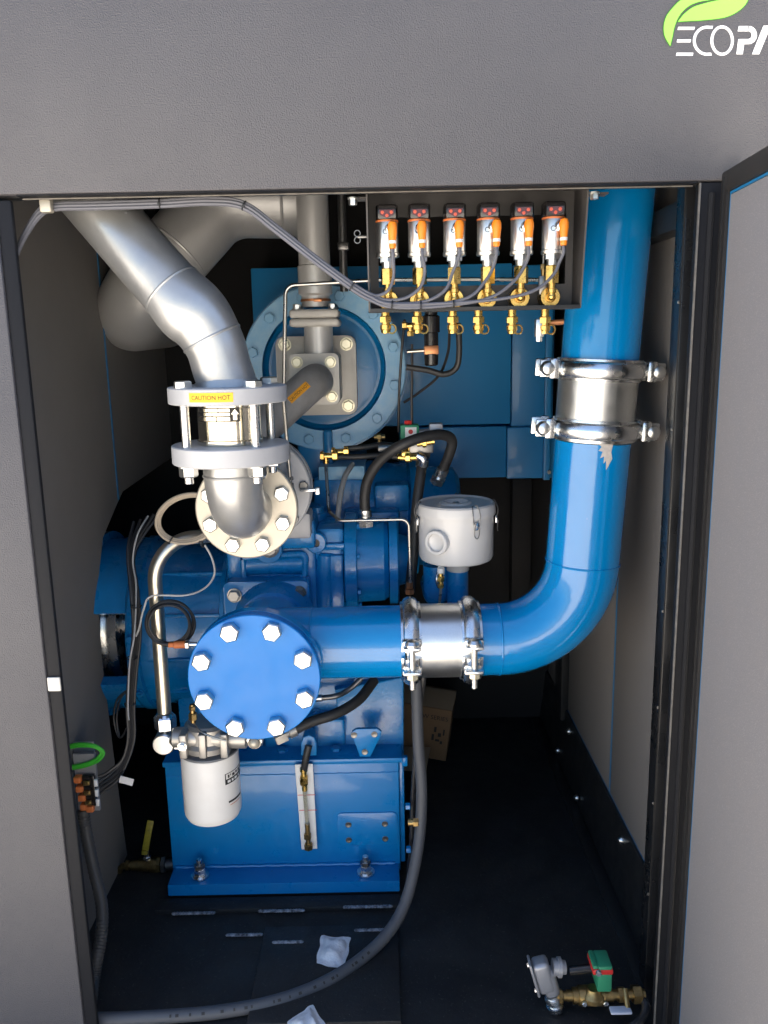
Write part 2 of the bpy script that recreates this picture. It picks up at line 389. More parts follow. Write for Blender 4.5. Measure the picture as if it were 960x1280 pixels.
# ================================================================== enclosure front
hd = thing('header_panel', 'wide grey textured header panel across the top with leaf logo', 'panel', (0,0,HZ))
part(hd, 'front_sheet', MB().bb((-1.5,0,HZ), (1.40,0.03,2.40), 0.004), 'panel_grey')
part(hd, 'lower_lip', MB().bb((-1.45,0.0305,HZ-0.001), (0.60,0.062,HZ+0.03), 0.002), 'black_coat')
part(hd, 'lip_edge', MB().bb((-0.62,0.003,HZ-0.0022), (0.55,0.0295,HZ-0.0005)), 'seal_black')
part(hd, 'lip_bead', MB().bb((-0.62,0.0275,HZ-0.0045), (0.55,0.0302,HZ-0.0025)), 'worn_edge')
K = 4.922
def lg(cx, cy, Y=-0.0008): return P(780+cx/K, cy/K, Y)
def flat(par, name, pts, mat, Y=-0.0008):
    q = [lg(x, y, Y) for x, y in pts]
    return part(par, name, MB().prism(q, (0, 0.0016 if Y > -0.001 else 0.001, 0)), mat, ang=20)
def smooth2(pts, n=6): return [(p.x, p.y) for p in cr([Vector((x, y, 0)) for x, y in pts], n)]
blade = smooth2([(285,282),(252,222),(246,160),(262,100),(300,48),(350,0),(430,-45),(540,-78),(660,-92)])+smooth2([(660,-92),(640,-40),(560,-8),(470,8),(400,36),(345,90),(312,160),(297,230),(285,282)])[1:]
leaf2 = smooth2([(332,132),(372,84),(430,42),(520,14),(610,-8),(690,-50),(745,-95)])+smooth2([(745,-95),(770,-40),(752,20),(700,70),(620,106),(500,122),(332,132)])[1:]
def grow(pts, d):
    cx = sum(p[0] for p in pts)/len(pts); cy = sum(p[1] for p in pts)/len(pts)
    out = []
    n = len(pts)
    area = sum(pts[i][0]*pts[(i+1)%n][1]-pts[(i+1)%n][0]*pts[i][1] for i in range(n))
    s = 1 if area > 0 else -1
    for i in range(n):
        a, b = pts[i-1], pts[(i+1) % n]; tx, ty = b[0]-a[0], b[1]-a[1]; L = math.hypot(tx, ty) or 1
        out.append((pts[i][0]+s*ty/L*d, pts[i][1]-s*tx/L*d))
    return out
flat(hd, 'leaf_outline', grow(blade, 6), 'logo_green_dark', -0.0008); flat(hd, 'leaf_outline', grow(leaf2, 6), 'logo_green_dark', -0.0008)
flat(hd, 'leaf_blade', blade, 'logo_green', -0.0016); flat(hd, 'leaf_blade', leaf2, 'logo_green', -0.0016)
def letter(polys):
    mb = MB()
    for pl in polys: mb.prism([lg(x, y) for x, y in pl], (0, 0.0016, 0))
    return part(hd, 'letter', mb, 'logo_white', ang=20)
letter([[(334,165),(437,165),(432,183),(330,183)],[(328,242),(413,242),(409,260),(325,260)],[(324,324),(427,324),(423,342),(320,342)]])
def arcband(cx, cy, rx, ry, w, a0, a1, n=30):
    o = [(cx+rx*math.cos(a0+(a1-a0)*i/n), cy+ry*math.sin(a0+(a1-a0)*i/n)) for i in range(n+1)]
    q = [(cx+(rx-w)*math.cos(a0+(a1-a0)*i/n), cy+(ry-w)*math.sin(a0+(a1-a0)*i/n)) for i in range(n+1)]
    return [[o[i], o[i+1], q[i+1], q[i]] for i in range(n)]
letter(arcband(512,250,88,92,17,R(80),R(280))+[[(526,159),(548,159),(544,176),(526,176)],[(526,341),(540,341),(536,324),(526,324)]])
letter(arcband(604,249,72,93,17,0,2*PI))
letter([[(707,160),(772,160),(766,192),(700,192)]]+arcband(766,215,52,56,32,R(-92),R(92),16)+[[(768,240),(768,271),(739,271),(731,333),(692,333),(704,240)]])
letter([[(788,333),(858,158),(905,158),(832,333)],[(905,158),(940,158),(958,333),(916,333),(899,175)]])

sp = thing('side_panel', 'grey textured closed panel left of the opening', 'panel', (-1.0,0,0.03))
part(sp, 'front_sheet', MB().bb((-1.5,0,0.03), (-0.6575,0.03,HZ-0.004), 0.004), 'panel_grey')
part(sp, 'edge_seal', MB().bb((-0.657,0.004,0.03), (-0.631,0.018,HZ-0.008), 0.004), 'seal_black')
part(sp, 'side_return', MB().bb((-0.80,0.0305,0.03), (-0.659,0.05,HZ-0.01), 0.002), 'black_coat')
q = P(68,855,0.0)
part(sp, 'striker_plate', MB().bb((q.x-0.0135,-0.002,q.z-0.015), (q.x+0.012,0.0035,q.z+0.014), 0.003), 'plate_cream')

fr = thing('door_post', 'black steel door post on the right of the opening', 'post', (0.577,0.02,0.03))
part(fr, 'post_face', MB().bb((0.5555,0.004,0.03), (0.626,0.03,HZ-0.002), 0.002), 'seal_black')
part(fr, 'front_lip', MB().bb((0.5530,0.001,0.03), (0.5553,0.0085,HZ-0.003), 0.0006), 'worn_edge')
part(fr, 'inner_stile', MB().bb((0.5665,0.105,0.05), (0.618,0.155,2.2), 0.003), 'black_frame')
part(fr, 'stile_edge', MB().bb((0.5648,0.1045,0.05), (0.5663,0.107,2.2)), 'edge_trim')
part(fr, 'door_gasket', MB().tube([(0.5735,0.0,0.06),(0.5735,0.0,HZ-0.02)], 0.005, 10), 'seal_black')
for zz in (1.66,1.42,1.05,0.84,0.62,0.4):
    inst(fr, 'clip', 'frameclip', lambda mb: mb.box((0,0,0.002), (0.006,0.004,0.004), 0.001), 'steel_dark', (0.5645,0.106,zz), (-1,0,0))

# open door, hinged at the post and swung towards the viewer
H0, dv = Vector((0.5845,-0.012,0)), Vector((-0.082,-1.0,0)).normalized(); dn = Vector((1.0,-0.082,0)).normalized()
def dp(t, s, z): return H0+dv*t+dn*s+Vector((0,0,z))
def dbox(t0, t1, s0, s1, z0, z1, bev=0.0):
    return MB().prism([dp(t0,s0,z0), dp(t1,s0,z0), dp(t1,s1,z0), dp(t0,s1,z0)], (0,0,z1-z0), bev)
DT, DL = 1.868, 1.12
dr = thing('cabinet_door', 'open grey lined cabinet door at the right with dark metal rim', 'door', dp(0.0,0.02,0.06))
part(dr, 'outer_skin', dbox(0,DL,0.028,0.05,0.06,DT,0.003), 'panel_grey')
for nm, a in (('hinge_rim',(0,0.030,0.0,0.0275,0.06,DT)),('top_rim',(0.0305,DL,0.0,0.0275,DT-0.036,DT)),('bottom_rim',(0.0305,DL,0.0,0.0275,0.06,0.095)),('outer_rim',(DL-0.03,DL,0.0,0.0275,0.0955,DT-0.0365))):
    part(dr, nm, dbox(*a, 0.004), 'edge_trim')
part(dr, 'rim_groove', dbox(0.009,0.013,-0.0012,0.002,0.08,DT-0.01), 'black_coat')
part(dr, 'lining_panel', dbox(0.034,DL-0.034,0.006,0.027,0.1,DT-0.041,0.001), 'lining_grey')
part(dr, 'seam_tape', dbox(0.0318,0.0336,0.0055,0.02,0.098,DT-0.038), 'blue_tape')
part(dr, 'seam_tape', dbox(0.034,DL-0.034,0.0045,0.02,DT-0.0405,DT-0.0368), 'blue_tape')

# kick plate with its round headed bolts
kp = thing('kick_plate', 'sloping black kick plate along the right floor edge with domed bolts', 'plate', (0.6,0.75,FL))
part(kp, 'plate', MB().prism([(0.592,0.05,FL),(0.622,0.05,FL),(0.622,0.05,0.341),(0.612,0.05,0.341)], (0,1.45,0)), 'black_coat')
part(kp, 'floor_flange', MB().bb((0.555,0.06,FL-0.002), (0.5925,1.48,FL+0.006), 0.002), 'black_coat')
kn = Vector((-0.191,0,0.02)).normalized()
for (x, y) in [(712,914),(778,1050)]:
    d = ray(x, y); o = CAM-Vector((0.592,0,FL)); t = -o.dot(kn)/d.dot(kn); bolt(kp, CAM+d*t, kn, 0.017, 0.011, dome=True)
for (x, y) in [(698,938),(722,997)]:
    bolt(kp, PZ(x, y, FL+0.03)-Vector((0,0,0.0)), kn, 0.017, 0.011, dome=True)

# ================================================================== big blue pipe with grooved couplings
PY = 0.33; PR = 0.083
VX = 0.474; HZP = 0.9135
E1, E2 = P(750,452,PY).z, P(743,553,PY).z
def coupling(pos, axis, lug, bolt_dir, label, group, Rc=PR):
    """two half rings bolted together at lugs that stick out along +-lug"""
    ax = Vector(axis); lug = Vector(lug); bd = Vector(bolt_dir)
    t = thing('pipe_clamp', label, 'pipe clamp', pos, group)
    hw = 0.023
    pr = [(-hw, Rc+0.0005), (-hw, Rc+0.008), (-hw*0.78, Rc+0.0085), (-hw*0.62, Rc+0.015), (-hw*0.25, Rc+0.0195), (hw*0.25, Rc+0.0195), (hw*0.62, Rc+0.015), (hw*0.78, Rc+0.0085), (hw, Rc+0.008), (hw, Rc+0.0005)]
    for s in (1, -1):
        h = part(t, 'half_ring', MB().lathe(pos, ax, pr, 34, ref=lug, a0=(R(5) if s > 0 else R(185)), a1=(R(175) if s > 0 else R(355)), closed='loop'), 'zinc')
        e2 = ax.normalized().cross(lug)*s
        for g in (1, -1):
            c = Vector(pos)+lug*g*(Rc+0.032)+e2*0.028
            rot = Matrix((lug*g, e2, ax)).transposed()
            part(h, 'lug', MB().box(c, (0.040,0.008,0.038), 0.003, 2, rot).box(c-lug*g*0.010+e2*0.006, (0.022,0.016,0.044), 0.005, 2, rot), 'zinc')
    for g in (1, -1):
        c = Vector(pos)+lug*g*(Rc+0.036)
        bb_ = part(t, 'bolt', MB().cyl(c+bd*0.044, c-bd*0.068, 0.0068, 14).lathe(c+bd*0.031, bd, [(0,0.0165),(0.006,0.0165),(0.013,0.012),(0.016,0.004),(0.016,0)], 18), 'bolt_zinc')
        part(bb_, 'nut', MB().hexa(c-bd*0.032, -bd, 0.022, 0.014), 'bolt_cream')
    return t
LEAN = Vector((0.055,0,1)).normalized()
def VXf(z): return 0.452+0.055*(z-1.1)
def vp(z): return Vector((VXf(z),PY,z))
LUG = (X_-LEAN*X_.dot(LEAN)).normalized()
v = thing('upper_blue_pipe', 'upright glossy blue air pipe coming down beside the sensor bracket', 'pipe', vp(E1))
part(v, 'pipe', MB().cyl(vp(2.35), vp(E1-0.004), PR, 56), 'blue_pipe')
xr = 0.19
CX1 = P(590,800,PY).x
corner = vp(HZP)
bend = fillet([vp(E2+0.004), corner, Vector((CX1-0.004,PY,HZP))], xr, 22)
lp = thing('lower_blue_pipe', 'glossy blue air pipe with a wide elbow turning left at the bottom', 'pipe', (corner.x,PY,HZP-PR))
part(lp, 'pipe', MB().tube(bend, PR, 56), 'blue_pipe')
part(lp, 'weld_seam', MB().torus(bend[-2]-X_*0.002, X_, PR-0.0006, 0.0028, 48, 8), 'blue_pipe')
part(lp, 'weld_seam', MB().torus(bend[1]+LEAN*0.004, LEAN, PR-0.0006, 0.0028, 48, 8), 'blue_pipe')
# scuffed paint below the coupling: a thin irregular flake laid on the pipe
mb = MB(); c0 = P(757,568,PY-PR); VX = VXf(c0.z); a00 = math.atan2(-(math.sqrt(max(1e-6,1-((c0.x-VX)/PR)**2))), (c0.x-VX)/PR)
fl_pts = [(-0.020,0.026),(0.006,0.030),(0.015,0.020),(0.012,0.004),(0.016,-0.010),(0.004,-0.034),(0.003,-0.012),(-0.003,-0.020),(-0.003,-0.004),(-0.011,-0.008),(-0.007,0.006),(-0.016,0.008),(-0.010,0.016)]
vs = []
for (du, dz) in fl_pts:
    a = a00+du/PR; vs.append(mb.bm.verts.new((VXf(c0.z+dz)+(PR+0.0008)*math.cos(a), PY+(PR+0.0008)*math.sin(a), c0.z+dz)))
ctr = mb.bm.verts.new((VX+(PR+0.0010)*math.cos(a00), PY+(PR+0.0008)*math.sin(a00), c0.z+0.008))
for i in range(len(vs)): mb.bm.faces.new((ctr, vs[i], vs[(i+1) % len(vs)]))
part(lp, 'scuff', mb, 'scuffed_primer')
sv = solo('pipe_sleeve', MB().lathe(vp(E2+0.006), LEAN, [(0,PR+0.001),(0,PR+0.0025),(E1-E2-0.012,PR+0.0025),(E1-E2-0.012,PR+0.001)], 56), 'zinc_sleeve', 'shiny zinc sleeve joining the upright blue pipe between two clamps', 'pipe sleeve')
coupling(vp(P(750,464,PY-PR).z), LEAN, LUG, -Y_, 'upper zinc clamp round the upright blue pipe', 'zinc clamps on the blue pipe')
coupling(vp(P(745,541,PY-PR).z), LEAN, LUG, -Y_, 'lower zinc clamp round the upright blue pipe', 'zinc clamps on the blue pipe')
CXa, CXb = P(502,802,PY).x, CX1
sh = solo('pipe_sleeve', MB().lathe((CXa+0.01,PY,HZP), X_, [(0,PR+0.001),(0,PR+0.0025),(CXb-CXa-0.02,PR+0.0025),(CXb-CXa-0.02,PR+0.001)], 56), 'zinc_sleeve', 'shiny zinc sleeve on the horizontal blue pipe between two clamps', 'pipe sleeve')
coupling((P(513,802,PY).x,PY,HZP), X_, -Y_, Z_, 'left zinc clamp on the horizontal blue pipe beside the round cover', 'zinc clamps on the blue pipe')
coupling((P(586,800,PY).x,PY,HZP), X_, -Y_, Z_, 'right zinc clamp on the horizontal blue pipe near the elbow', 'zinc clamps on the blue pipe')

# ---- inlet housing with its round blind cover
CC = P(317.5,848,0.17); CRAD = 0.1425
ih = thing('inlet_housing', 'blue inlet housing with horizontal pipe stub behind the round cover', 'pipe fitting', (CC.x,0.3,CC.z-CRAD))
part(ih, 'flange', MB().lathe((CC.x,0.1995,CC.z), Y_, [(0,CRAD-0.001),(0.001,CRAD),(0.026,CRAD),(0.028,CRAD-0.002),(0.028,0.09)], 64), 'blue_pipe')
part(ih, 'gasket', MB().lathe((CC.x,0.1957,CC.z), Y_, [(0,CRAD-0.003),(0.0036,CRAD-0.003)], 64), 'rubber')
part(ih, 'body', MB().cyl((CC.x,0.2,CC.z), (CC.x,0.51,CC.z), 0.094, 48), 'blue_pipe')
part(ih, 'pipe_stub', MB().cyl((CC.x,PY,HZP), (CXa+0.006,PY,HZP), PR, 56), 'blue_pipe')
part(ih, 'weld_seam', MB().torus((CC.x+0.115,PY,HZP), X_, PR-0.0008, 0.003, 48, 8), 'blue_pipe')
bc = thing('blind_cover', 'round flat blue cover with eight pale hex bolts', 'cover', (CC.x,0.17,CC.z-CRAD))
part(bc, 'disc', MB().lathe((CC.x,0.17,CC.z), Y_, [(0,0),(0,CRAD-0.002),(0.002,CRAD),(0.0235,CRAD),(0.0255,CRAD-0.0015),(0.0255,0)], 72), 'blue_cap')
for p in ringpts((CC.x,0.1698,CC.z), -Y_, 0.1165, 8, R(22.5)): bolt(bc, p, -Y_, 0.037, 0.018, spin=random.uniform(0.1,0.9), washer=False)

# ================================================================== silver discharge line and check valve
GX, GY = -0.300, 0.13; GR = 0.057; GF = 0.1145
zu1, zu0 = P(280,486,GY-GF).z, P(280,508,GY-GF).z          # upper flange top / bottom at the front rim
zl1, zl0 = P(288,563,GY-GF).z, P(288,587,GY-GF).z          # lower flange
def flange_v(z0, z1, bore): return MB().lathe((GX,GY,z0), Z_, [(0,bore),(0,GF-0.002),(0.002,GF),(z1-z0-0.002,GF),(z1-z0,GF-0.002),(z1-z0,bore)], 64)
dpipe = thing('discharge_pipe', 'fat silver pipe bending down from the top left onto the check valve', 'pipe', (GX,GY,zu0))
rr_ = GR
knee = [Vector((GX,GY,zu1-0.012)), Vector((GX,GY,zu1+0.004)), P(277.5,460,GY), P(269,432,GY), P(253,404,GY), P(231,381,GY), P(210,358,0.135), P(180,324,0.145), P(132,268,0.165), P(95,225,0.185), P(60,184,0.2)]
kp_ = cr(knee, 10)
def krad(i):
    t = i/10.0
    return GR*(1.0+0.14*math.exp(-((t-4.6)/1.0)**2)+0.05/(1+math.exp(-(t-4.5)*3)))
part(dpipe, 'pipe', MB().tube(kp_, [krad(i) for i in range(len(kp_))], 44), 'silver_paint')
for (wp, d, wr_) in [(kp_[33],kp_[33]-kp_[34],krad(33)), (kp_[58],kp_[58]-kp_[59],krad(58))]:
    part(dpipe, 'weld_seam', MB().torus(wp, d, wr_-0.0016, 0.0034, 60, 8), 'silver_paint')
part(dpipe, 'weld_collar', MB().lathe((GX,GY,zu1), Z_, [(0,GR+0.005),(0.006,GR+0.003),(0.014,GR+0.0005)], 44), 'silver_paint')
part(dpipe, 'flange', flange_v(zu0, zu1, 0.03), 'flange_grey')
lab = part(dpipe, 'caution_label', MB().lathe((GX,GY,P(273,497,GY-GF).z-0.0085), Z_, [(0,GF+0.0002),(0,GF+0.0008),(0.017,GF+0.0008),(0.017,GF+0.0002)], 10, ref=-Y_, a0=R(-27), a1=R(15), closed='loop'), 'label_yellow', 'yellow sticker reading CAUTION HOT')
zc_ = P(273,497,GY-GF).z
def wrap(x, y):
    a = x/GF - R(6); return Vector((GX+math.sin(a)*(GF+0.0013), GY-math.cos(a)*(GF+0.0013), zc_+y))
mb = MB(); text_into(mb, 'CAUTION HOT', 0.0085, wrap, 0.9); part(lab, 'lettering', mb, 'ink_brown')
cv = thing('check_valve', 'bright steel wafer check valve clamped between two silver flanges', 'valve', (GX,GY,zl1))
part(cv, 'body', MB().lathe((GX,GY,zl1+0.001), Z_, [(0,0.05),(0,0.064),(0.008,0.064),(0.010,0.061),(zu0-zl1-0.010,0.061),(zu0-zl1-0.008,0.064),(zu0-zl1-0.002,0.064),(zu0-zl1-0.002,0.05)], 64), 'mirror_steel')
def npm(x, y, off=0.0):
    a = x/0.063 - R(14); return Vector((GX+math.sin(a)*(0.0645+off), GY-math.cos(a)*(0.0645+off), (zu0+zl1)/2+0.0205+y))
def curved_rect(par, name, x0, x1, y0, y1, off, mat):
    mb = MB(); n = 8
    A = [mb.bm.verts.new(npm(x0+(x1-x0)*i/n, y0, off)) for i in range(n+1)]; B = [mb.bm.verts.new(npm(x0+(x1-x0)*i/n, y1, off)) for i in range(n+1)]
    for i in range(n): mb.bm.faces.new((A[i], A[i+1], B[i+1], B[i]))
    return part(par, name, mb, mat)
npl = curved_rect(cv, 'nameplate', -0.043, 0.047, -0.0135, 0.0135, 0.0, 'ink_black')
for k, (x0, x1, y0, y1) in enumerate([(-0.040,-0.016,0.0055,0.0115),(-0.014,0.006,0.0055,0.0115),(0.008,0.028,0.0055,0.0115),(-0.040,-0.006,-0.002,0.0035),(-0.004,0.028,-0.002,0.0035),(-0.040,0.002,-0.0115,-0.0045),(0.004,0.028,-0.0115,-0.0045)]):
    curved_rect(npl, 'printed_field', x0, x1, y0, y1, 0.0006, 'mirror_steel')
mb = MB(); vs = [mb.bm.verts.new(npm(x, y, 0.0006)) for x, y in [(0.034,-0.010),(0.041,-0.010),(0.041,0.001),(0.0445,0.001),(0.0375,0.0105),(0.0305,0.001),(0.034,0.001)]]
mb.bm.faces.new(vs); part(npl, 'flow_arrow', mb, 'mirror_steel')
for k in range(4):
    a = R(220+90*k); p = Vector((GX+0.0945*math.cos(a), GY+0.0945*math.sin(a), 0))
    st = part(cv, 'stud', MB().cyl(p+Z_*(zl0-0.034), p+Z_*(zu1+0.004), 0.0088, 18, 0.001), 'zinc')
    part(st, 'head', MB().hexa(p+Z_*zu1, Z_, 0.030, 0.013, a=0.4).lathe(p+Z_*(zu1), Z_, [(0,0.0185),(0.002,0.0185),(0.002,0)], 18), 'bolt_zinc')
    part(st, 'nut', MB().hexa(p+Z_*(zl0-0.001), -Z_, 0.031, 0.02, a=0.3).lathe(p+Z_*(zl0), -Z_, [(0,0.0185),(0.0025,0.0185),(0.0025,0)], 18), 'bolt_zinc')
# elbow below
FC = P(306,636,0.27); FYf = 0.27
el = thing('elbow_pipe', 'silver elbow under the check valve ending in a pale bolted flange', 'pipe', (GX,GY,FC.z-0.11))
er = min(0.148, FYf-GY+0.01)
path = [(GX,GY,zl0+0.002),(GX,GY,FC.z),(GX,FYf+0.02,FC.z)]
part(el, 'pipe', MB().tube(fillet(path, 0.118, 22), GR, 44), 'silver_paint')
part(el, 'weld_seam', MB().torus((GX,GY,zl0-0.028), Z_, GR-0.001, 0.003, 40, 8), 'silver_paint')
part(el, 'upper_flange', flange_v(zl0, zl1, 0.03), 'flange_grey')
part(el, 'front_flange', MB().lathe((GX,FYf,FC.z), Y_, [(0,0.03),(0,0.109),(0.002,0.1115),(0.022,0.1115),(0.022,0.03)], 64), 'flange_cream')
for p in ringpts((GX,FYf,FC.z), -Y_, 0.0855, 8, R(22.5)): bolt(el, p, -Y_, 0.030, 0.014, washer=False)
# discharge housing behind that flange
dh = thing('discharge_housing', 'dull silver round housing behind the pale bolted flange', 'valve housing', (GX,0.42,FC.z-0.125))
part(dh, 'neck', MB().cyl((GX,0.2925,FC.z), (GX,0.43,FC.z), 0.085, 40), 'flange_grey')
part(dh, 'rear_flange', MB().lathe((GX+0.004,0.43,FC.z+0.012), Y_, [(0,0.05),(0,0.121),(0.003,0.124),(0.024,0.124),(0.028,0.118),(0.028,0.10),(0.034,0.10),(0.034,0.125),(0.058,0.125),(0.058,0.05)], 56), 'flange_grey')
part(dh, 'foot', MB().bb((GX+0.03,0.50,FC.z-0.125), (GX+0.118,0.58,FC.z-0.06), 0.008), 'flange_grey')
for p in ringpts((GX+0.004,0.43,FC.z+0.012), -Y_, 0.108, 8, R(5)): bolt(dh, p, -Y_, 0.02, 0.008, 'steel_dark', washer=False)
q = P(388,612,0.42)
solo('small_bracket', MB().bb((q.x-0.025,0.41,q.z-0.003), (q.x+0.022,0.425,q.z+0.003), 0.001).bb((q.x+0.012,0.408,q.z-0.010), (q.x+0.022,0.43,q.z+0.005), 0.001), 'zinc', 'tiny zinc bracket beside the dull silver housing', 'bracket')

# ================================================================== dark silver exhaust line high at the back left
ex = thing('exhaust_pipe', 'large dull silver pipe with two elbows behind the discharge pipe', 'pipe', P(170,430,0.85))
mr = 0.100
pth = [P(386,252,0.95), P(277,250,0.93), P(149,394,0.80), P(205,398,1.45)]
part(ex, 'pipe', MB().tube(fillet(pth, [0.15,0.13], 14), mr, 48), 'silver_dark')
for (x, y, yy, d) in [(219,314,0.87,(P(149,394,0.80)-P(277,250,0.93))),(352,251,0.94,(1,0.1,0))]:
    part(ex, 'weld_seam', MB().torus(P(x,y,yy), d, mr-0.002, 0.004, 44, 8), 'silver_dark')

# ================================================================== blue cabinet at the back
CY = 1.20
bk = thing('rear_cabinet', 'blue sheet metal cabinet standing behind the separator', 'cabinet', (P(500,600,CY).x,CY,P(500,600,CY).z))
def sheet(x0, y0, x1, y1, Yf, Yb, mat='blue_sheet', name='panel', bev=0.004):
    a = P(x0,(y0+y1)/2,Yf).x; b = P(x1,(y0+y1)/2,Yf).x; z1 = P((x0+x1)/2,y0,Yf).z; z0 = P((x0+x1)/2,y1,Yf).z
    return MB().bb((a,Yf,z0), (b,Yb,z1), bev)
part(bk, 'panel', sheet(318,332,639.2,533,CY,1.45), 'blue_sheet')
part(bk, 'panel', sheet(640,331,693,533,CY+0.02,1.45), 'blue_sheet')
part(bk, 'panel', sheet(500,534,633,598,CY-0.002,1.44), 'blue_sheet')
part(bk, 'panel', sheet(633.8,534,694,598,CY-0.002,1.44), 'blue_sheet')
part(bk, 'strip', sheet(682,330,690,600,CY-0.03,CY-0.01,bev=0.002), 'blue_sheet')
for (x, y) in [(686,545),(686,590),(628,350)]: bolt(bk, P(x,y,CY-0.031), -Y_, 0.012, 0.006, 'bolt_zinc', washer=False)
part(bk, 'leg', sheet(640,598.5,664,760,CY+0.1,CY+0.16), 'back_black')

# ================================================================== separator with the big bolted ring
SY = 0.86; SCt = P(405,461,SY); SR = 0.23
se = thing('oil_separator', 'round blue separator vessel with pale blue bolted ring', 'tank', (SCt.x,SY,SCt.z-SR-0.2))
part(se, 'shell', MB().lathe((SCt.x,SY+0.035,SCt.z), Y_, [(0,0.1),(0,SR-0.01),(0.01,SR-0.01),(0.01,SR+0.008),(0.06,SR+0.008),(0.06,SR-0.03),(0.30,SR-0.03)], 64), 'blue_sep')
part(se, 'ring_flange', MB().lathe((SCt.x,SY,SCt.z), Y_, [(0,0.174),(0,SR-0.003),(0.003,SR),(0.034,SR),(0.034,0.174)], 72, closed='loop'), 'blue_ring')
part(se, 'dish', MB().lathe((SCt.x,SY+0.030,SCt.z), Y_, [(-0.005,0),(0.0,0.12),(0.006,0.158),(-0.004,0.170),(-0.026,0.1735),(0.01,0.1735)], 64), 'blue_sep')
for i, p in enumerate(ringpts((SCt.x,SY,SCt.z), -Y_, 0.203, 12, R(16))): bolt(se, p, -Y_, 0.026, 0.010, 'blue_ring', washer=True)
part(se, 'pedestal', sheet(372,540,418,600,SY+0.005,SY+0.2,bev=0.012), 'blue_sep')
part(se, 'pedestal_rib', sheet(404,537,416,590,SY-0.02,SY+0.01,bev=0.01), 'blue_sep')
# square flanged plates on the dish
q0 = P(398,468,0.80)
pl = thing('cover_plate', 'cream square plate with rounded corners bolted on the separator', 'plate', (q0.x,0.8,q0.z-0.1))
def rsq(x0, y0, x1, y1, Yf, Yb, rad):
    a = P(x0,(y0+y1)/2,Yf).x; b = P(x1,(y0+y1)/2,Yf).x; z1 = P((x0+x1)/2,y0,Yf).z; z0 = P((x0+x1)/2,y1,Yf).z
    pts = []
    for cx, cz, s in ((b-rad,z1-rad,0),(a+rad,z1-rad,90),(a+rad,z0+rad,180),(b-rad,z0+rad,270)):
        for i in range(7): t = R(s+15*i); pts.append(Vector((cx+rad*math.cos(t), Yf, cz+rad*math.sin(t))))
    return MB().prism(pts, (0,Yb-Yf,0), 0.003)
part(pl, 'plate', rsq(346,420,445.5,519,0.80,0.866,0.022), 'plate_cream')
for (x, y) in [(356,431),(433,430),(435.5,507),(357,508)]: bolt(pl, P(x,y,0.7995), -Y_, 0.026, 0.010, 'bolt_cream')
pl2 = thing('branch_pipe', 'dark grey pipe with orange caution sticker leaving a small square flange', 'pipe', (q0.x,0.7,q0.z-0.05))
part(pl2, 'square_block', rsq(362,442,424,506,0.645,0.7985,0.012), 'plate_cream')
for (x, y) in [(371.5,453),(413,452.5),(415,495.5),(373,497)]: bolt(pl2, P(x,y,0.6445), -Y_, 0.022, 0.009, 'bolt_cream')
b0, b1, b2 = P(396,477,0.65), P(394,475,0.575), P(318,544,0.47)
BR = 0.043
bpath = fillet([b0,b1,b2], 0.06, 14)
part(pl2, 'pipe', MB().tube(bpath, BR, 36), 'branch_grey')
# sticker wrapped on the straight run
ta, tb = bpath[-2], b2; td = (tb-ta).normalized()
c1 = P(380,497,0.50)
tt = (c1-ta).dot(td); base = ta+td*tt
vw = (CAM-base); vw = (vw-td*vw.dot(td)).normalized(); sd_ = td.cross(vw)
if sd_.z > 0: sd_ = -sd_
def bw(x, y, off=0.0008):      # x runs up and right along the pipe, y up across it
    a = y/BR + R(6); return base - td*x + (vw*math.cos(a) - sd_*math.sin(a))*(BR+off)
mb = MB(); n = 6
A = [[mb.bm.verts.new(bw(-0.033+0.066*i, -0.0085+0.017*j/n)) for j in range(n+1)] for i in (0,1)]
for j in range(n): mb.bm.faces.new((A[0][j],A[1][j],A[1][j+1],A[0][j+1]))
lb2 = part(pl2, 'caution_label', mb, 'label_amber', 'orange sticker reading CAUTION HOT')
mb = MB(); text_into(mb, 'CAUTION HOT', 0.0075, lambda x, y: bw(x, y, 0.0013), 0.88); part(lb2, 'lettering', mb, 'ink_brown')
# upright relief pipe with flanges
UY = 0.69
ux = P(392,300,UY).x
up = thing('relief_pipe', 'upright dull silver pipe with square flanges above the cream plate', 'pipe', (ux,UY,P(398,440,UY).z))
um = MP(P(398,400,UY))
zf = lambda y: P(398,y,UY-0.04).z
part(up, 'upper_tube', MB().cyl((ux,UY,2.3), (ux,UY,zf(333)), 19.5*um, 36), 'silver_dark')
part(up, 'socket', MB().lathe((ux,UY,zf(383)), Z_, [(0,17.6*um),(zf(369)-zf(383),17.6*um),(zf(366)-zf(383),21*um),(zf(331)-zf(383),21*um),(zf(329)-zf(383),19*um)], 36), 'silver_dark')
def sqf(y0, y1, x0, x1):
    a = P(x0,(y0+y1)/2,UY-0.06).x; b = P(x1,(y0+y1)/2,UY-0.06).x; z1, z0 = P(398,y0,UY-0.06).z, P(398,y1,UY-0.06).z
    return MB().bb((a,UY-0.06,z0), (b,UY+0.06,z1), 0.008, 3)
part(up, 'square_flange', sqf(386,397.2,361,423), 'plate_cream')
part(up, 'square_flange', sqf(397.8,408,361,424), 'plate_cream')
part(up, 'lower_tube', MB().cyl((ux+0.004,UY,zf(407)), (ux+0.004,UY,zf(446)), 18*um, 36), 'silver_dark')
for s in (-1, 1):
    for g in (-1, 1): bolt(up, (ux+s*0.045,UY+g*0.042,P(398,386,UY-0.06).z), Z_, 0.017, 0.010)
part(up, 'hose_clamp', MB().lathe((ux,UY,zf(376)), Z_, [(0,18*um),(0,18.7*um),(0.006,18.7*um),(0.006,18*um)], 36).box((ux+0.008,UY-19.2*um,zf(375)), (0.022,0.010,0.008), 0.002), 'copper')
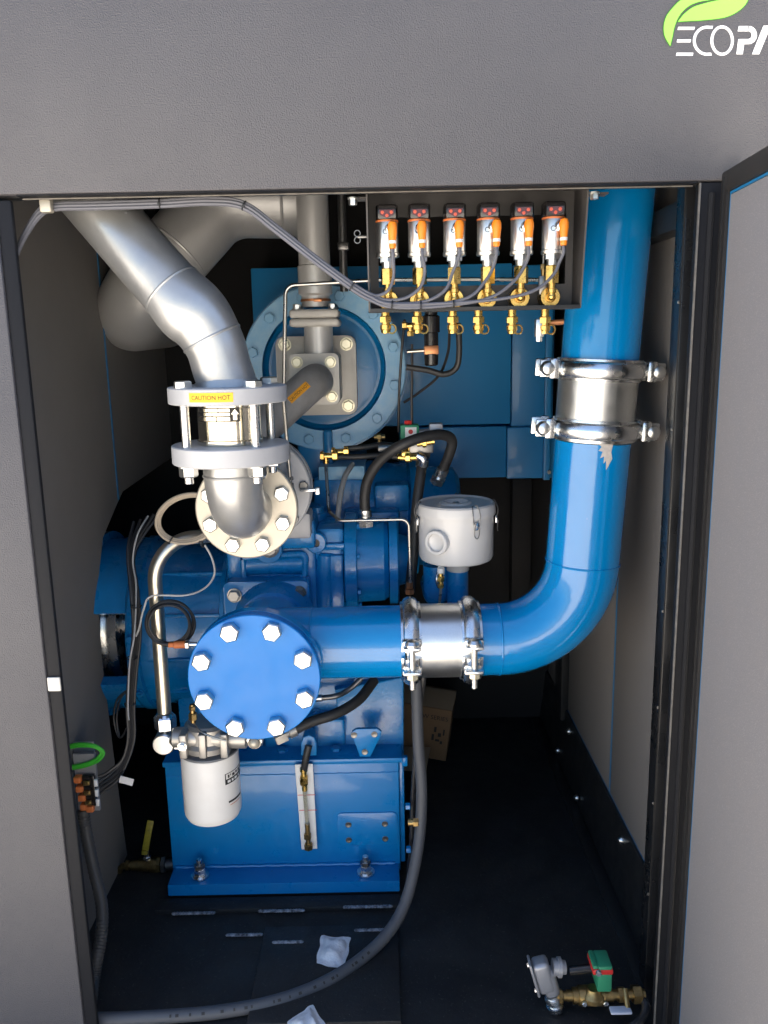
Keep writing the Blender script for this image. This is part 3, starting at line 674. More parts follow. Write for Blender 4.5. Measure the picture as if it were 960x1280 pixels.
solo('back_conduit', MB().cyl((ux+0.068,0.82,2.3),(ux+0.068,0.82,zf(360)), 0.011, 12).box((ux+0.07,0.80,zf(300)), (0.03,0.02,0.02), 0.003), 'steel_dark', 'thin dark conduit just right of the upright silver pipe', 'conduit')

# ================================================================== compressor with its blue castings
BF, BT = 0.53, 0.512           # front of the sump tank and its top
co = thing('screw_compressor', 'blue cast iron screw compressor standing on the sump tank', 'compressor', (-0.28,0.8,BT))
BYc, BRc = 0.80, 0.245; bz = P(210,776,BYc).z
bxa, bxb, bxc = P(112,776,BYc-0.2).x, P(161,776,BYc-0.2).x, P(287,776,BYc-0.23).x
part(co, 'bell_housing', MB().lathe((bxb,BYc,bz), X_, [(0,0.20),(0,BRc),(0.006,BRc+0.004),(0.03,BRc+0.004),(0.034,BRc-0.008),(bxc-bxb-0.035,BRc-0.03),(bxc-bxb-0.03,BRc-0.012),(bxc-bxb-0.018,BRc-0.012),(bxc-bxb-0.017,BRc-0.018),(bxc-bxb-0.016,BRc-0.012),(bxc-bxb,BRc-0.012),(bxc-bxb,0.1)], 72), 'blue_cast')
for (a0, a1, nm) in ((R(24), R(165), 'upper_bridge'), (R(195), R(336), 'lower_bridge')):
    part(co, nm, MB().lathe((bxa,BYc,bz), X_, [(0,BRc-0.03),(0,BRc),(bxb-bxa-0.001,BRc),(bxb-bxa-0.001,BRc-0.03)], 30, ref=-Y_, a0=a0, a1=a1, closed='loop'), 'blue_cast')
part(co, 'drive_flange', MB().lathe((bxa-0.02,BYc,bz), X_, [(0,0.20),(0,BRc+0.02),(0.018,BRc+0.02),(0.018,0.20)], 60, closed='loop'), 'blue_cast')
part(co, 'coupling_hub', MB().lathe((bxa-0.02,BYc,bz), X_, [(0,0.03),(0,0.175),(0.035,0.175),(0.036,0.155),(0.05,0.155),(0.051,0.172),(0.075,0.172),(0.075,0.06),(bxb-bxa+0.02,0.06)], 40), 'zinc')
part(co, 'shaft_guard', MB().lathe((bxa,BYc+0.02,bz), X_, [(0,0.17),(0.002,0.19),(bxb-bxa,0.19)], 40, ref=Y_, a0=R(-80), a1=R(80)), 'black_coat')
for a in (R(-38),R(-8),R(22),R(52)):
    part(co, 'housing_rib', MB().box((bxb+(bxc-bxb)*0.5,BYc-math.cos(a)*(BRc-0.018),bz+math.sin(a)*(BRc-0.018)), (bxc-bxb-0.055,0.016,0.010), 0.004, 2, Matrix.Rotation(-a,3,'X')), 'blue_cast')
for a in (R(-30),R(8),R(44)):
    d_ = Vector((0,-math.cos(a),math.sin(a))); bolt(co, Vector((bxb+0.017,BYc,bz))+d_*(BRc+0.004), d_, 0.02, 0.009, 'blue_cast')
# main gear case
def cast(name, x0, y0, x1, y1, Yf, Yb, bev=0.01, mat='blue_cast'): return part(co, name, sheet(x0,y0,x1,y1,Yf,Yb,bev=bev), mat)
cast('gear_case', 284, 652, 397, 830, 0.56, 1.05, 0.014)
cast('case_shoulder', 284, 652, 394, 688, 0.535, 0.60, 0.012)
cast('case_rib', 284, 690, 302, 728, 0.545, 0.60, 0.006)
part(co, 'pocket_bead', MB().tube(fillet([P(304,697,0.55),P(382,692,0.55),P(381,722,0.55),P(305,725,0.55),P(304,699,0.55)], 0.012, 5), 0.009, 10), 'blue_cast')
part(co, 'oil_gallery', MB().cyl(P(300,705,0.575), P(384,703,0.575), 0.030, 24, 0.006), 'blue_cast')
fp = part(co, 'inlet_flange', rsq(282,727,388,835,0.50,0.57,0.014), 'blue_cast')
part(fp, 'gasket', rsq(283,726,389,836,0.538,0.542,0.015), 'black_coat')
part(fp, 'arched_boss', MB().lathe((CC.x+0.006,0.455,CC.z+0.015), Y_, [(0,0.088),(0.012,0.094),(0.044,0.105),(0.046,0.105)], 48), 'blue_cast')
for (x, y) in [(293,744),(374,741)]: bolt(fp, P(x,y,0.4995), -Y_, 0.027, 0.012, 'steel_dark' if x > 300 else 'filter_head')
cast('column', 396, 660, 432, 790, 0.575, 0.95, 0.014)
part(co, 'column_round', MB().cyl(P(408,690,0.585), P(404,785,0.585), 0.026, 20, 0.006), 'blue_cast')
cast('column_pad', 413, 694, 430, 762, 0.562, 0.62, 0.006)
lg_ = P(395,678,0.56)
part(co, 'lifting_eye', MB().lathe((lg_.x,0.55,lg_.z), Y_, [(0,0.0105),(0,0.024),(0.003,0.027),(0.05,0.027),(0.05,0.0105)], 28, closed='loop').bb((lg_.x+0.015,0.56,lg_.z-0.022), (lg_.x+0.095,0.60,lg_.z-0.004), 0.005).bb((lg_.x-0.01,0.57,lg_.z-0.05), (lg_.x+0.012,0.60,lg_.z), 0.005), 'blue_cast')
part(co, 'eye_bore', MB().lathe((lg_.x,0.557,lg_.z), Y_, [(0,0),(0,0.0104),(0.03,0.0104)], 20), 'black_coat')
# rotor barrel on the right
ay, az = 0.665, P(468,712,0.57).z
bx1, bx2, bx3, bx4 = P(431,712,0.57).x, P(447,712,0.57).x, P(487,712,0.57).x, P(497,712,0.57).x
part(co, 'barrel_flange', MB().lathe((bx1,ay,az), X_, [(0,0.02),(0,0.128),(0.003,0.131),(bx2-bx1-0.003,0.131),(bx2-bx1,0.128),(bx2-bx1,0.02)], 56), 'blue_cast')
part(co, 'barrel', MB().lathe((bx2-0.002,ay,az), X_, [(0,0.112),(bx3-bx2-0.012,0.109),(bx3-bx2,0.100),(bx3-bx2+0.004,0.085)], 56), 'blue_cast')
part(co, 'end_cover', MB().lathe((bx3,ay,az), X_, [(0,0.05),(0,0.118),(bx4-bx3,0.118),(bx4-bx3+0.004,0.112),(bx4-bx3+0.004,0.07),(bx4-bx3+0.045,0.06),(bx4-bx3+0.047,0)], 56), 'blue_cast')
for a in (R(20), R(62), R(-28), R(-66)):
    bolt(co, (bx2,ay-math.cos(a)*0.121,az+math.sin(a)*0.121), X_, 0.014, 0.008, 'blue_cast', washer=False)
# upper rear stage
cast('rear_stage', 392, 598, 456, 668, 0.80, 1.15, 0.014)
cast('top_joint', 398, 583, 456, 600, 0.79, 1.15, 0.004, 'blue_ring')
part(co, 'rear_barrel', MB().lathe((P(454,640,0.9).x,0.95,P(454,650,0.9).z), X_, [(0,0.1),(0,0.165),(0.02,0.17),(0.13,0.16),(0.14,0.175),(0.16,0.175),(0.165,0.15),(0.27,0.145),(0.285,0.12),(0.285,0)], 56), 'blue_cast')
cast('rear_block', 468, 606, 512, 640, 0.78, 0.95, 0.01)
part(co, 'dome_cap', MB().lathe(P(397,650,0.70), Z_, [(0,0.026),(0.02,0.026),(0.022,0.02),(0.036,0.018),(0.04,0.0)], 24), 'blue_cast')
cast('rear_link', 430, 640, 500, 700, 0.72, 0.95, 0.012)
# lower gear casing above the tank
cast('lower_case', 222, 830, 500, 950, 0.66, 1.15, 0.012)
cast('lower_step', 330, 900, 432, 948, 0.60, 0.70, 0.01)
part(co, 'sloped_web', MB().prism([P(418,862,0.64),P(505,846,0.62),P(505,944,0.60),P(430,946,0.60)], (0,0.25,0), 0.006), 'blue_cast')
for (x, y) in [(432,865),(431,876),(432,886),(484,882),(486,910),(395,892)]: bolt(co, P(x,y,0.632 if x > 440 else 0.655), -Y_, 0.022, 0.010, 'blue_cast')
part(co, 'sight_plug', MB().lathe(P(337,685,0.52), -Y_, [(0,0.024),(0.006,0.024),(0.009,0.018),(0.013,0.016),(0.013,0)], 24), 'filter_head')
part(co, 'sight_plug_boss', MB().lathe(P(337,685,0.545), -Y_, [(0,0.036),(0.024,0.033),(0.0245,0)], 28), 'blue_cast')

# ================================================================== sump tank
tx0, tx1 = -0.600, 0.030
ta_ = thing('sump_tank', 'blue welded sump tank with foot flange on the black floor', 'tank', (-0.285,0.9,FL+0.012))
part(ta_, 'tank_body', MB().bb((tx0,BF,FL+0.02), (tx1-0.004,1.32,BT-0.0155), 0.004), 'blue_tank')
part(ta_, 'top_plate', MB().bb((tx0-0.004,BF-0.006,BT-0.015), (tx1+0.006,1.33,BT), 0.003), 'blue_tank')
part(ta_, 'side_plate', MB().bb((tx1-0.0035,BF+0.012,FL+0.04), (tx1+0.010,1.30,BT-0.017), 0.003), 'blue_cast')
part(ta_, 'end_lip', MB().bb((tx1+0.004,BF+0.002,BT-0.03), (tx1+0.020,BF+0.02,BT-0.004), 0.003), 'blue_tank')
ft = part(ta_, 'foot_flange', MB().prism([(tx0+0.004,BF+0.02,FL+0.04),(tx0+0.004,BF-0.002,FL+0.046),(tx0+0.004,0.458,FL+0.042),(tx0+0.004,0.456,FL+0.012),(tx0+0.004,BF+0.02,FL+0.012)], (tx1-tx0-0.012,0,0), 0.0025), 'blue_tank')
part(ta_, 'rubber_pad', MB().bb((tx0+0.01,0.462,FL+0.0005), (tx1-0.012,1.3,FL+0.0115)), 'rubber')
for (x, y) in [(250,1090),(457,1084)]:
    q = P(x, y, 0.492); z = FL+0.0445
    ab = part(ta_, 'anchor_bolt', MB().lathe((q.x,q.y,z), Z_, [(0,0.024),(0.004,0.024),(0.004,0.019),(0.008,0.019),(0.008,0)], 24).cyl((q.x,q.y,z), (q.x,q.y,z+0.05), 0.008, 14, 0.001), 'zinc')
    part(ab, 'nut', MB().hexa((q.x,q.y,z+0.008), Z_, 0.027, 0.016), 'zinc')
    part(ab, 'nut', MB().hexa((q.x,q.y,z+0.0245), Z_, 0.025, 0.012, a=0.5), 'steel_dark')
mb = MB(); n_ = 60; pts_ = [Vector((tx0+0.01+(tx1-tx0-0.03)*i/n_, BF-0.003+0.0006*math.sin(i*2.1), FL+0.0475+0.0008*math.sin(i*1.3))) for i in range(n_+1)]
part(ta_, 'weld_bead', mb.tube(pts_, [0.0042+0.0008*math.sin(i*2.7) for i in range(n_+1)], 8), 'blue_tank')
mb = MB(); pts_ = [Vector((tx0+0.004+(tx1-tx0-0.012)*i/n_, BF-0.0005, P(350,968,BF).z+0.0005*math.sin(i*1.7))) for i in range(n_+1)]
part(ta_, 'seam_bead', mb.tube(pts_, [0.0018+0.0003*math.sin(i*2.3) for i in range(n_+1)], 6), 'blue_tank')
hp = part(ta_, 'mounting_pad', rsq(422,1016,497,1056,BF-0.0035,BF+0.001,0.012), 'blue_tank')
for (x, y) in [(435.5,1031),(481,1030),(436,1050),(481.5,1048.5)]:
    inst(hp, 'threaded_hole', 'thole', lambda mb: mb.lathe((0,0,0), Z_, [(0,0.0035),(0,0.0082),(0.0006,0.0085),(0.0012,0.0078),(0.0012,0.0062),(0.0005,0.0035)], 20).lathe((0,0,0.0003), Z_, [(0,0),(0,0.0062)], 16, closed='open'), 'steel_dark', P(x,y,BF-0.0036), -Y_)
lt = part(ta_, 'lug_plate', MB().prism([P(440,915,BF-0.008),P(446,911.5,BF-0.008),P(472,911,BF-0.008),P(477,915,BF-0.008),P(475,922,BF-0.008),P(463,946,BF-0.008),P(450,946,BF-0.008),P(441,922,BF-0.008)], (0,0.012,0), 0.0015), 'blue_tank')
for (x, y) in [(442.5+0,919),(468,918),(456,940)]:
    inst(lt, 'threaded_hole', 'thole', lambda mb: None, 'steel_dark', P(x,y,BF-0.0083), -Y_)
ub = part(ta_, 'socket_boss', MB().prism([P(376,945,BF-0.012),P(376,930,BF-0.012),P(379,922,BF-0.012),P(386,919,BF-0.012),P(393,922,BF-0.012),P(396,930,BF-0.012),P(396,945,BF-0.012)], (0,0.05,0), 0.004), 'blue_tank')
for (x, y) in [(353,942),(420,940)]: bolt(ta_, P(x,y,0.575), Z_, 0.026, 0.012, 'blue_cast')
for (x, y) in [(507,1008),(508,1062)]: bolt(ta_, PX(x,y,tx1+0.0105), X_, 0.016, 0.012, 'blue_tank', washer=False)
q = PX(510,1028,tx1+0.0105)
dv_ = part(ta_, 'drain_plug', MB().cyl(q, q+X_*0.012, 0.008, 14).hexa(q+X_*0.012, X_, 0.017, 0.012), 'brass_old')

# ================================================================== spin-on oil filter and its head
OF = P(265,985,0.34); OFR = 0.069; OX, OY = OF.x, 0.34
zt, zb = P(265,952,0.272).z, P(267,1034,0.285).z
of = thing('oil_filter', 'white spin-on oil filter can hanging under the round blue cover', 'filter', (OX,OY,zb))
part(of, 'can', MB().lathe((OX,OY,zb), Z_, [(0,0),(0.001,OFR*0.80),(0.006,OFR*0.92),(0.016,OFR*0.985),(0.024,OFR),(zt-zb-0.006,OFR),(zt-zb,OFR-0.004)], 64), 'white_can')
part(of, 'can_rim', MB().torus((OX,OY,zt-0.001), Z_, OFR-0.0015, 0.0035, 56, 8), 'grey_can_top')
part(of, 'end_plate', MB().lathe((OX,OY,zt-0.002), Z_, [(0,OFR-0.005),(0.003,OFR-0.006),(0.012,0.040),(0.03,0.030),(0.03,0)], 48), 'grey_can_top')
def ofw(a_deg, z, off=0.0006): a = R(a_deg); return Vector((OX+math.sin(a)*(OFR+off), OY-math.cos(a)*(OFR+off), z))
def wrapped(par, name, a0, a1, z0, z1, off, mat, n=8):
    mb = MB(); A = [mb.bm.verts.new(ofw(a0+(a1-a0)*i/n, z0, off)) for i in range(n+1)]; B = [mb.bm.verts.new(ofw(a0+(a1-a0)*i/n, z1, off)) for i in range(n+1)]
    for i in range(n): mb.bm.faces.new((A[i],A[i+1],B[i+1],B[i]))
    return part(par, name, mb, mat)
zl = P(296,972,0.3).z
lb = wrapped(of, 'printed_label', 40, 112, zl-0.012, zl+0.016, 0.0006, 'ink_black')
wrapped(lb, 'label_window', 42, 110, zl+0.0015, zl+0.0145, 0.0010, 'white_can')
for (a0, w_, z_, h_, m_) in [(46,4,0.008,0.008,'ink_black'),(52,2,0.010,0.005,'ink_black'),(57,7,0.0075,0.007,'ink_black'),(67,5,0.009,0.006,'ink_black'),(76,7,0.008,0.008,'ink_black'),(88,8,0.008,0.007,'ink_black'),
                             (45,7,-0.005,0.006,'label_white'),(55,5,-0.005,0.006,'label_white'),(63,8,-0.005,0.006,'label_white'),(75,6,-0.005,0.006,'label_white'),(86,9,-0.005,0.006,'label_white')]:
    wrapped(lb, 'printed_mark', a0, a0+w_, zl+z_-h_/2, zl+z_+h_/2, 0.0015, m_, 3)
zl2 = P(296,1000,0.3).z
wrapped(of, 'printed_line', 45, 86, zl2-0.0026, zl2+0.0026, 0.0008, 'ink_black')
wrapped(of, 'printed_line', 48, 80, zl2-0.0095, zl2-0.0080, 0.0008, 'orange_dull')
fh = thing('filter_head', 'cast aluminium filter head between the steel tube and white can', 'filter head', (OX,OY,zt+0.012))
hz = P(262,925,0.30).z
part(fh, 'body', MB().lathe((OX,OY,zt+0.010), Z_, [(0,0.05),(0.0,0.064),(0.014,0.066),(0.022,0.058),(0.055,0.054),(0.062,0.046),(0.062,0)], 40), 'filter_head')
part(fh, 'cross_bar', MB().cyl((OX-0.078,OY-0.03,hz+0.004), (OX+0.10,OY-0.03,hz-0.002), 0.024, 24, 0.004), 'filter_head')
for s in (-0.045, 0.0, 0.05): part(fh, 'rib', MB().bb((OX+s-0.009,OY-0.072,hz-0.032), (OX+s+0.009,OY-0.02,hz+0.028), 0.004), 'filter_head')
bolt(fh, (OX-0.045,OY-0.0725,hz+0.002), -Y_, 0.016, 0.006)
bolt(fh, P(318,928,0.26), -Y_, 0.022, 0.012, 'flange_cream', dome=True)
part(fh, 'outlet_stub', MB().cyl((OX+0.10,OY-0.03,hz-0.002), (OX+0.135,OY-0.03,hz-0.004), 0.017, 18), 'zinc')
q = P(241,893,0.30)
solo('pressure_fitting', MB().cyl(q-Z_*0.02, q+Z_*0.025, 0.006, 12).hexa(q-Z_*0.012, Z_, 0.018, 0.016).hexa(q+Z_*0.012, Z_, 0.014, 0.01), 'brass_old', 'small brass fitting on top of the filter head', 'fitting')
cable('capillary_line', [P(243,905,0.29),P(252,915,0.27),P(268,922,0.262),P(283,926,0.262)], 0.0022, 'steel_tube', 'thin wire curling over the filter head', 'tube')
# stainless oil tube
TY = 0.36
q1, q2 = P(200,905,TY), P(200,925,TY-0.01)
tx = P(200,820,TY).x
ot = thing('oil_tube', 'thick polished steel tube curving down to the filter head', 'tube', (tx,TY,q2.z-0.02))
part(ot, 'tube', MB().tube(fillet([P(275,669,0.44), (tx-0.0,TY+0.010,P(200,676,TY).z), (tx,TY,P(200,890,TY).z)], 0.095, 16), 0.0165, 28), 'stainless')
part(ot, 'union_nut', MB().hexa((tx,TY,P(201,909,TY).z), Z_, 0.046, 0.032, ref=(1,0.2,0)).lathe((tx,TY,P(201,909,TY).z+0.031), Z_, [(0,0.022),(0.006,0.018),(0.006,0.015)], 24), 'zinc')
part(ot, 'elbow_block', MB().cyl((tx,TY-0.034,q2.z-0.002), (tx,TY+0.02,q2.z-0.002), 0.0265, 32, 0.003).cyl((tx,TY,q2.z+0.01), (tx,TY,P(201,909,TY).z+0.004), 0.015, 20), 'bolt_zinc')
part(ot, 'adapter', MB().cyl((tx+0.02,TY-0.02,q2.z), (OX-0.07,TY-0.045,hz+0.003), 0.012, 20).hexa((tx+0.028,TY-0.022,q2.z), X_, 0.034, 0.012), 'bolt_zinc')

# ================================================================== oil level gauge
gY = BF-0.020
lgz = thing('level_gauge', 'white strip with brass and glass oil level gauge on the tank', 'gauge', P(386,1060,gY))
ga = [P(368.5,956,gY), P(391,955,gY), P(396.5,1061,gY), P(377,1062,gY)]
part(lgz, 'scale_plate', MB().prism(ga, (0,0.004,0), 0.0006), 'label_white')
gt = lambda x, y: P(x, y, gY-0.010)
part(lgz, 'glass_tube', MB().cyl(gt(380.5,985), gt(385,1040), 0.0055, 16), 'glass_tube')
part(lgz, 'top_fitting', MB().cyl(gt(379.5,962), gt(381,988), 0.0075, 14).hexa(gt(380.2,980), Z_, 0.020, 0.024).cyl(gt(379.5,960), gt(379.5,964), 0.010, 14), 'brass')
part(lgz, 'bottom_fitting', MB().cyl(gt(384,1030), gt(386,1062), 0.0065, 14).hexa(gt(384.6,1048), Z_, 0.018, 0.014).hexa(gt(385.8,1061), Z_, 0.021, 0.016), 'brass_old')
for (y, x0, x1) in [(993,372,394),(1012,374,396)]:
    a, b = P(x0,y+1,gY-0.0009), P(x1,y,gY-0.0009)
    part(lgz, 'level_mark', MB().bb((a.x,gY-0.0009,a.z-0.0008), (b.x,gY-0.0003,a.z+0.0008)), 'label_red')
part(lgz, 'upper_hose', MB().tube(cr([P(386,932,BF-0.03),P(383,945,BF-0.035),P(380,962,gY-0.010)], 6), 0.0095, 14), 'hose_rubber')

# ================================================================== white intake canister
WY = 0.52; WX = P(570,670,WY).x; wm = MP(P(570,670,WY)); WR = 46.5*wm
wz1, wz0 = P(570,651,WY-WR).z, P(568,711,WY-WR).z
wf = thing('breather_canister', 'white round breather canister with wire clips and side port', 'filter', (WX,WY,wz0-0.03))
part(wf, 'bowl', MB().lathe((WX,WY,wz0), Z_, [(0,0.03),(0,WR-0.012),(0.004,WR-0.004),(0.012,WR),(wz1-wz0-0.004,WR),(wz1-wz0,WR+0.001)], 64), 'white_enamel')
ld = part(wf, 'lid', MB().lathe((WX,WY,wz1-0.001), Z_, [(0,WR+0.001),(0,WR+0.004),(0.004,WR+0.005),(0.010,WR+0.005),(0.026,WR+0.003),(0.030,WR-0.001),(0.026,WR-0.006),(0.026,WR*0.44),(0.030,WR*0.40),(0.031,WR*0.34),(0.020,WR*0.20),(0.019,0)], 64), 'white_enamel')
part(ld, 'wing_bolt', MB().hexa((WX,WY,wz1+0.018), Z_, 0.014, 0.010), 'zinc')
# side port
pa = R(-33); pd = Vector((math.sin(pa), -math.cos(pa), 0)); pc = Vector((WX,WY,(wz0+wz1)/2+0.004))+pd*(WR-0.012)
part(wf, 'side_port', MB().lathe(pc, pd, [(0,0.030),(0.022,0.030),(0.024,0.0285),(0.024,0.0225),(0.016,0.0215),(0.014,0.018),(0.014,0)], 36), 'white_enamel')
for a_deg in (24, -78, 84, 172):
    a = R(a_deg); d = Vector((math.sin(a), -math.cos(a), 0)); t_ = Vector((math.cos(a), math.sin(a), 0)); zc = wz1
    w0 = Vector((WX,WY,0))+d*(WR+0.0065)
    cl = part(wf, 'clip', MB().box(w0+Z_*(zc-0.016), (0.014,0.006,0.018), 0.002, 2, Matrix((t_,-d,Z_)).transposed()), 'zinc')
    part(cl, 'wire', MB().tube(cr([w0-t_*0.006+Z_*(zc-0.012), w0-t_*0.011+Z_*(zc+0.010)+d*0.004, w0-t_*0.008+Z_*(zc+0.031)-d*0.004, w0-t_*0.003+Z_*(zc+0.033)-d*0.010], 5), 0.0013, 6)
         .tube(cr([w0+t_*0.006+Z_*(zc-0.012), w0+t_*0.009+Z_*(zc+0.010)+d*0.004, w0+t_*0.006+Z_*(zc+0.031)-d*0.004, w0+t_*0.002+Z_*(zc+0.033)-d*0.010], 5), 0.0013, 6)
         .tube(cr([w0-t_*0.007+Z_*(zc-0.018)+d*0.004, w0-t_*0.006+Z_*(zc-0.038)+d*0.003, w0+Z_*(zc-0.045)+d*0.004, w0+t_*0.006+Z_*(zc-0.038)+d*0.003, w0+t_*0.007+Z_*(zc-0.018)+d*0.004], 5), 0.0013, 6), 'steel_dark')
part(wf, 'neck', MB().lathe((WX+0.004,WY,wz0-0.030), Z_, [(0,0.027),(0.002,0.029),(0.014,0.030),(0.031,0.042),(0.031,0)], 32), 'white_enamel')
part(wf, 'drain_stub', MB().cyl(P(551,710,WY-0.06), P(551,716,WY-0.06)-Z_*0.004, 0.009, 14).cyl(P(551,710,WY-0.06), P(551,716,WY-0.06)-Z_*0.004+Y_*0.02, 0.008, 12), 'white_plastic')
wi = thing('intake_elbow', 'short blue intake pipe below the white canister', 'pipe', (WX,WY,wz0-0.15))
part(wi, 'pipe', MB().cyl((WX+0.004,WY,wz0-0.029), (WX+0.004,WY,wz0-0.2), 0.027, 32), 'blue_cast')
part(wi, 'side_branch', MB().tube(fillet([(WX-0.048,WY+0.02,wz0-0.02),(WX-0.048,WY+0.02,wz0-0.10),(WX-0.048,WY+0.20,wz0-0.12)], 0.03, 8), 0.034, 28), 'blue_cast')
part(wi, 'branch_ring', MB().torus((WX-0.040,WY-0.012,wz0-0.045), (1,-0.5,0), 0.026, 0.003, 28, 8), 'zinc')
q = P(551,728,WY-0.07)
dn_ = thing('drain_fitting', 'small brass drain fitting with thin tail under the white canister', 'fitting', q-Z_*0.06)
part(dn_, 'body', MB().cyl(q-Z_*0.014, q+Z_*0.022, 0.006, 12).hexa(q+Z_*0.004, Z_, 0.017, 0.012).hexa(q-Z_*0.012, Z_, 0.014, 0.008), 'brass')
part(dn_, 'tail', MB().tube([q-Z_*0.012, q-Z_*0.04+X_*-0.002, q-Z_*0.08-X_*0.006], 0.0035, 8), 'steel_tube')

# ================================================================== sensor bracket with six pressure sensors
SYb, SYs = 0.165, 0.105        # back plate, sensor axis
def bxs(x0, y0, x1, y1, Yf, Yb, bev=0.001): return sheet(x0, y0, x1, y1, Yf, Yb, bev=bev)
sb = thing('sensor_bracket', 'black sheet metal bracket carrying six sensors under the header', 'bracket', P(590,392,0.14))
L0, L1, L2, L3 = P(462,320,SYb).x, P(473,320,SYb).x, P(707,320,SYb).x, P(716,320,SYb).x
Z0, Z1, Z2, Z3 = P(590,387,SYb).z, P(590,357,SYb).z, P(590,270,SYb).z, 1.90
mb = MB().bb((L0,SYb,Z0), (L3,SYb+0.003,Z1)).bb((L0,SYb,Z1), (L1,SYb+0.003,Z2)).bb((L2,SYb,Z1), (L3,SYb+0.003,Z2)).bb((L0,SYb,Z2), (L3,SYb+0.003,Z3))
part(sb, 'back_plate', mb, 'bracket_black')
yb = 0.085
part(sb, 'bottom_plate', MB().bb((L0-0.001,0.100,Z0-0.003), (L3+0.001,SYb+0.003,Z0-0.0002)), 'bracket_black')
part(sb, 'front_lip', MB().bb((L0-0.001,0.0975,Z0-0.004), (L3+0.001,0.0998,Z0+0.003)), 'black_frame')
for (xx, s, nm) in ((L0-0.0035, 1, 'side_plate'), (L3+0.0005, -1, 'side_plate')):
    part(sb, nm, MB().prism([(xx,SYb+0.003,Z3),(xx,0.066,Z3),(xx,0.066,Z2+0.01),(xx,0.0995,Z0-0.003),(xx,SYb+0.003,Z0-0.003)], (0.003,0,0)), 'bracket_black')
for (x, y) in [(441,247),(743,240)]:
    bolt(sb, P(x,y,0.06), -Z_, 0.014, 0.010)
part(sb, 'mounting_ear', MB().bb((L0-0.035,0.07,Z3-0.05), (L0-0.004,0.1,Z3-0.047)).bb((L3+0.004,0.07,Z3-0.05), (L3+0.04,0.1,Z3-0.047)), 'bracket_black')
q = P(450,296,SYb-0.05)
part(sb, 'wing_nut', MB().torus(q+Z_*0.006-X_*0.005, Y_, 0.0055, 0.0012, 16, 6).torus(q-Z_*0.006-X_*0.005, Y_, 0.0055, 0.0012, 16, 6).cyl(q-X_*0.004, q+X_*0.012, 0.003, 8), 'steel_dark')
SXs = [484,524,568,610,652,691]
ordn = ['first','second','third','fourth','fifth','sixth']
plug_ends = []
smp = MP(P(590,320,SYs))
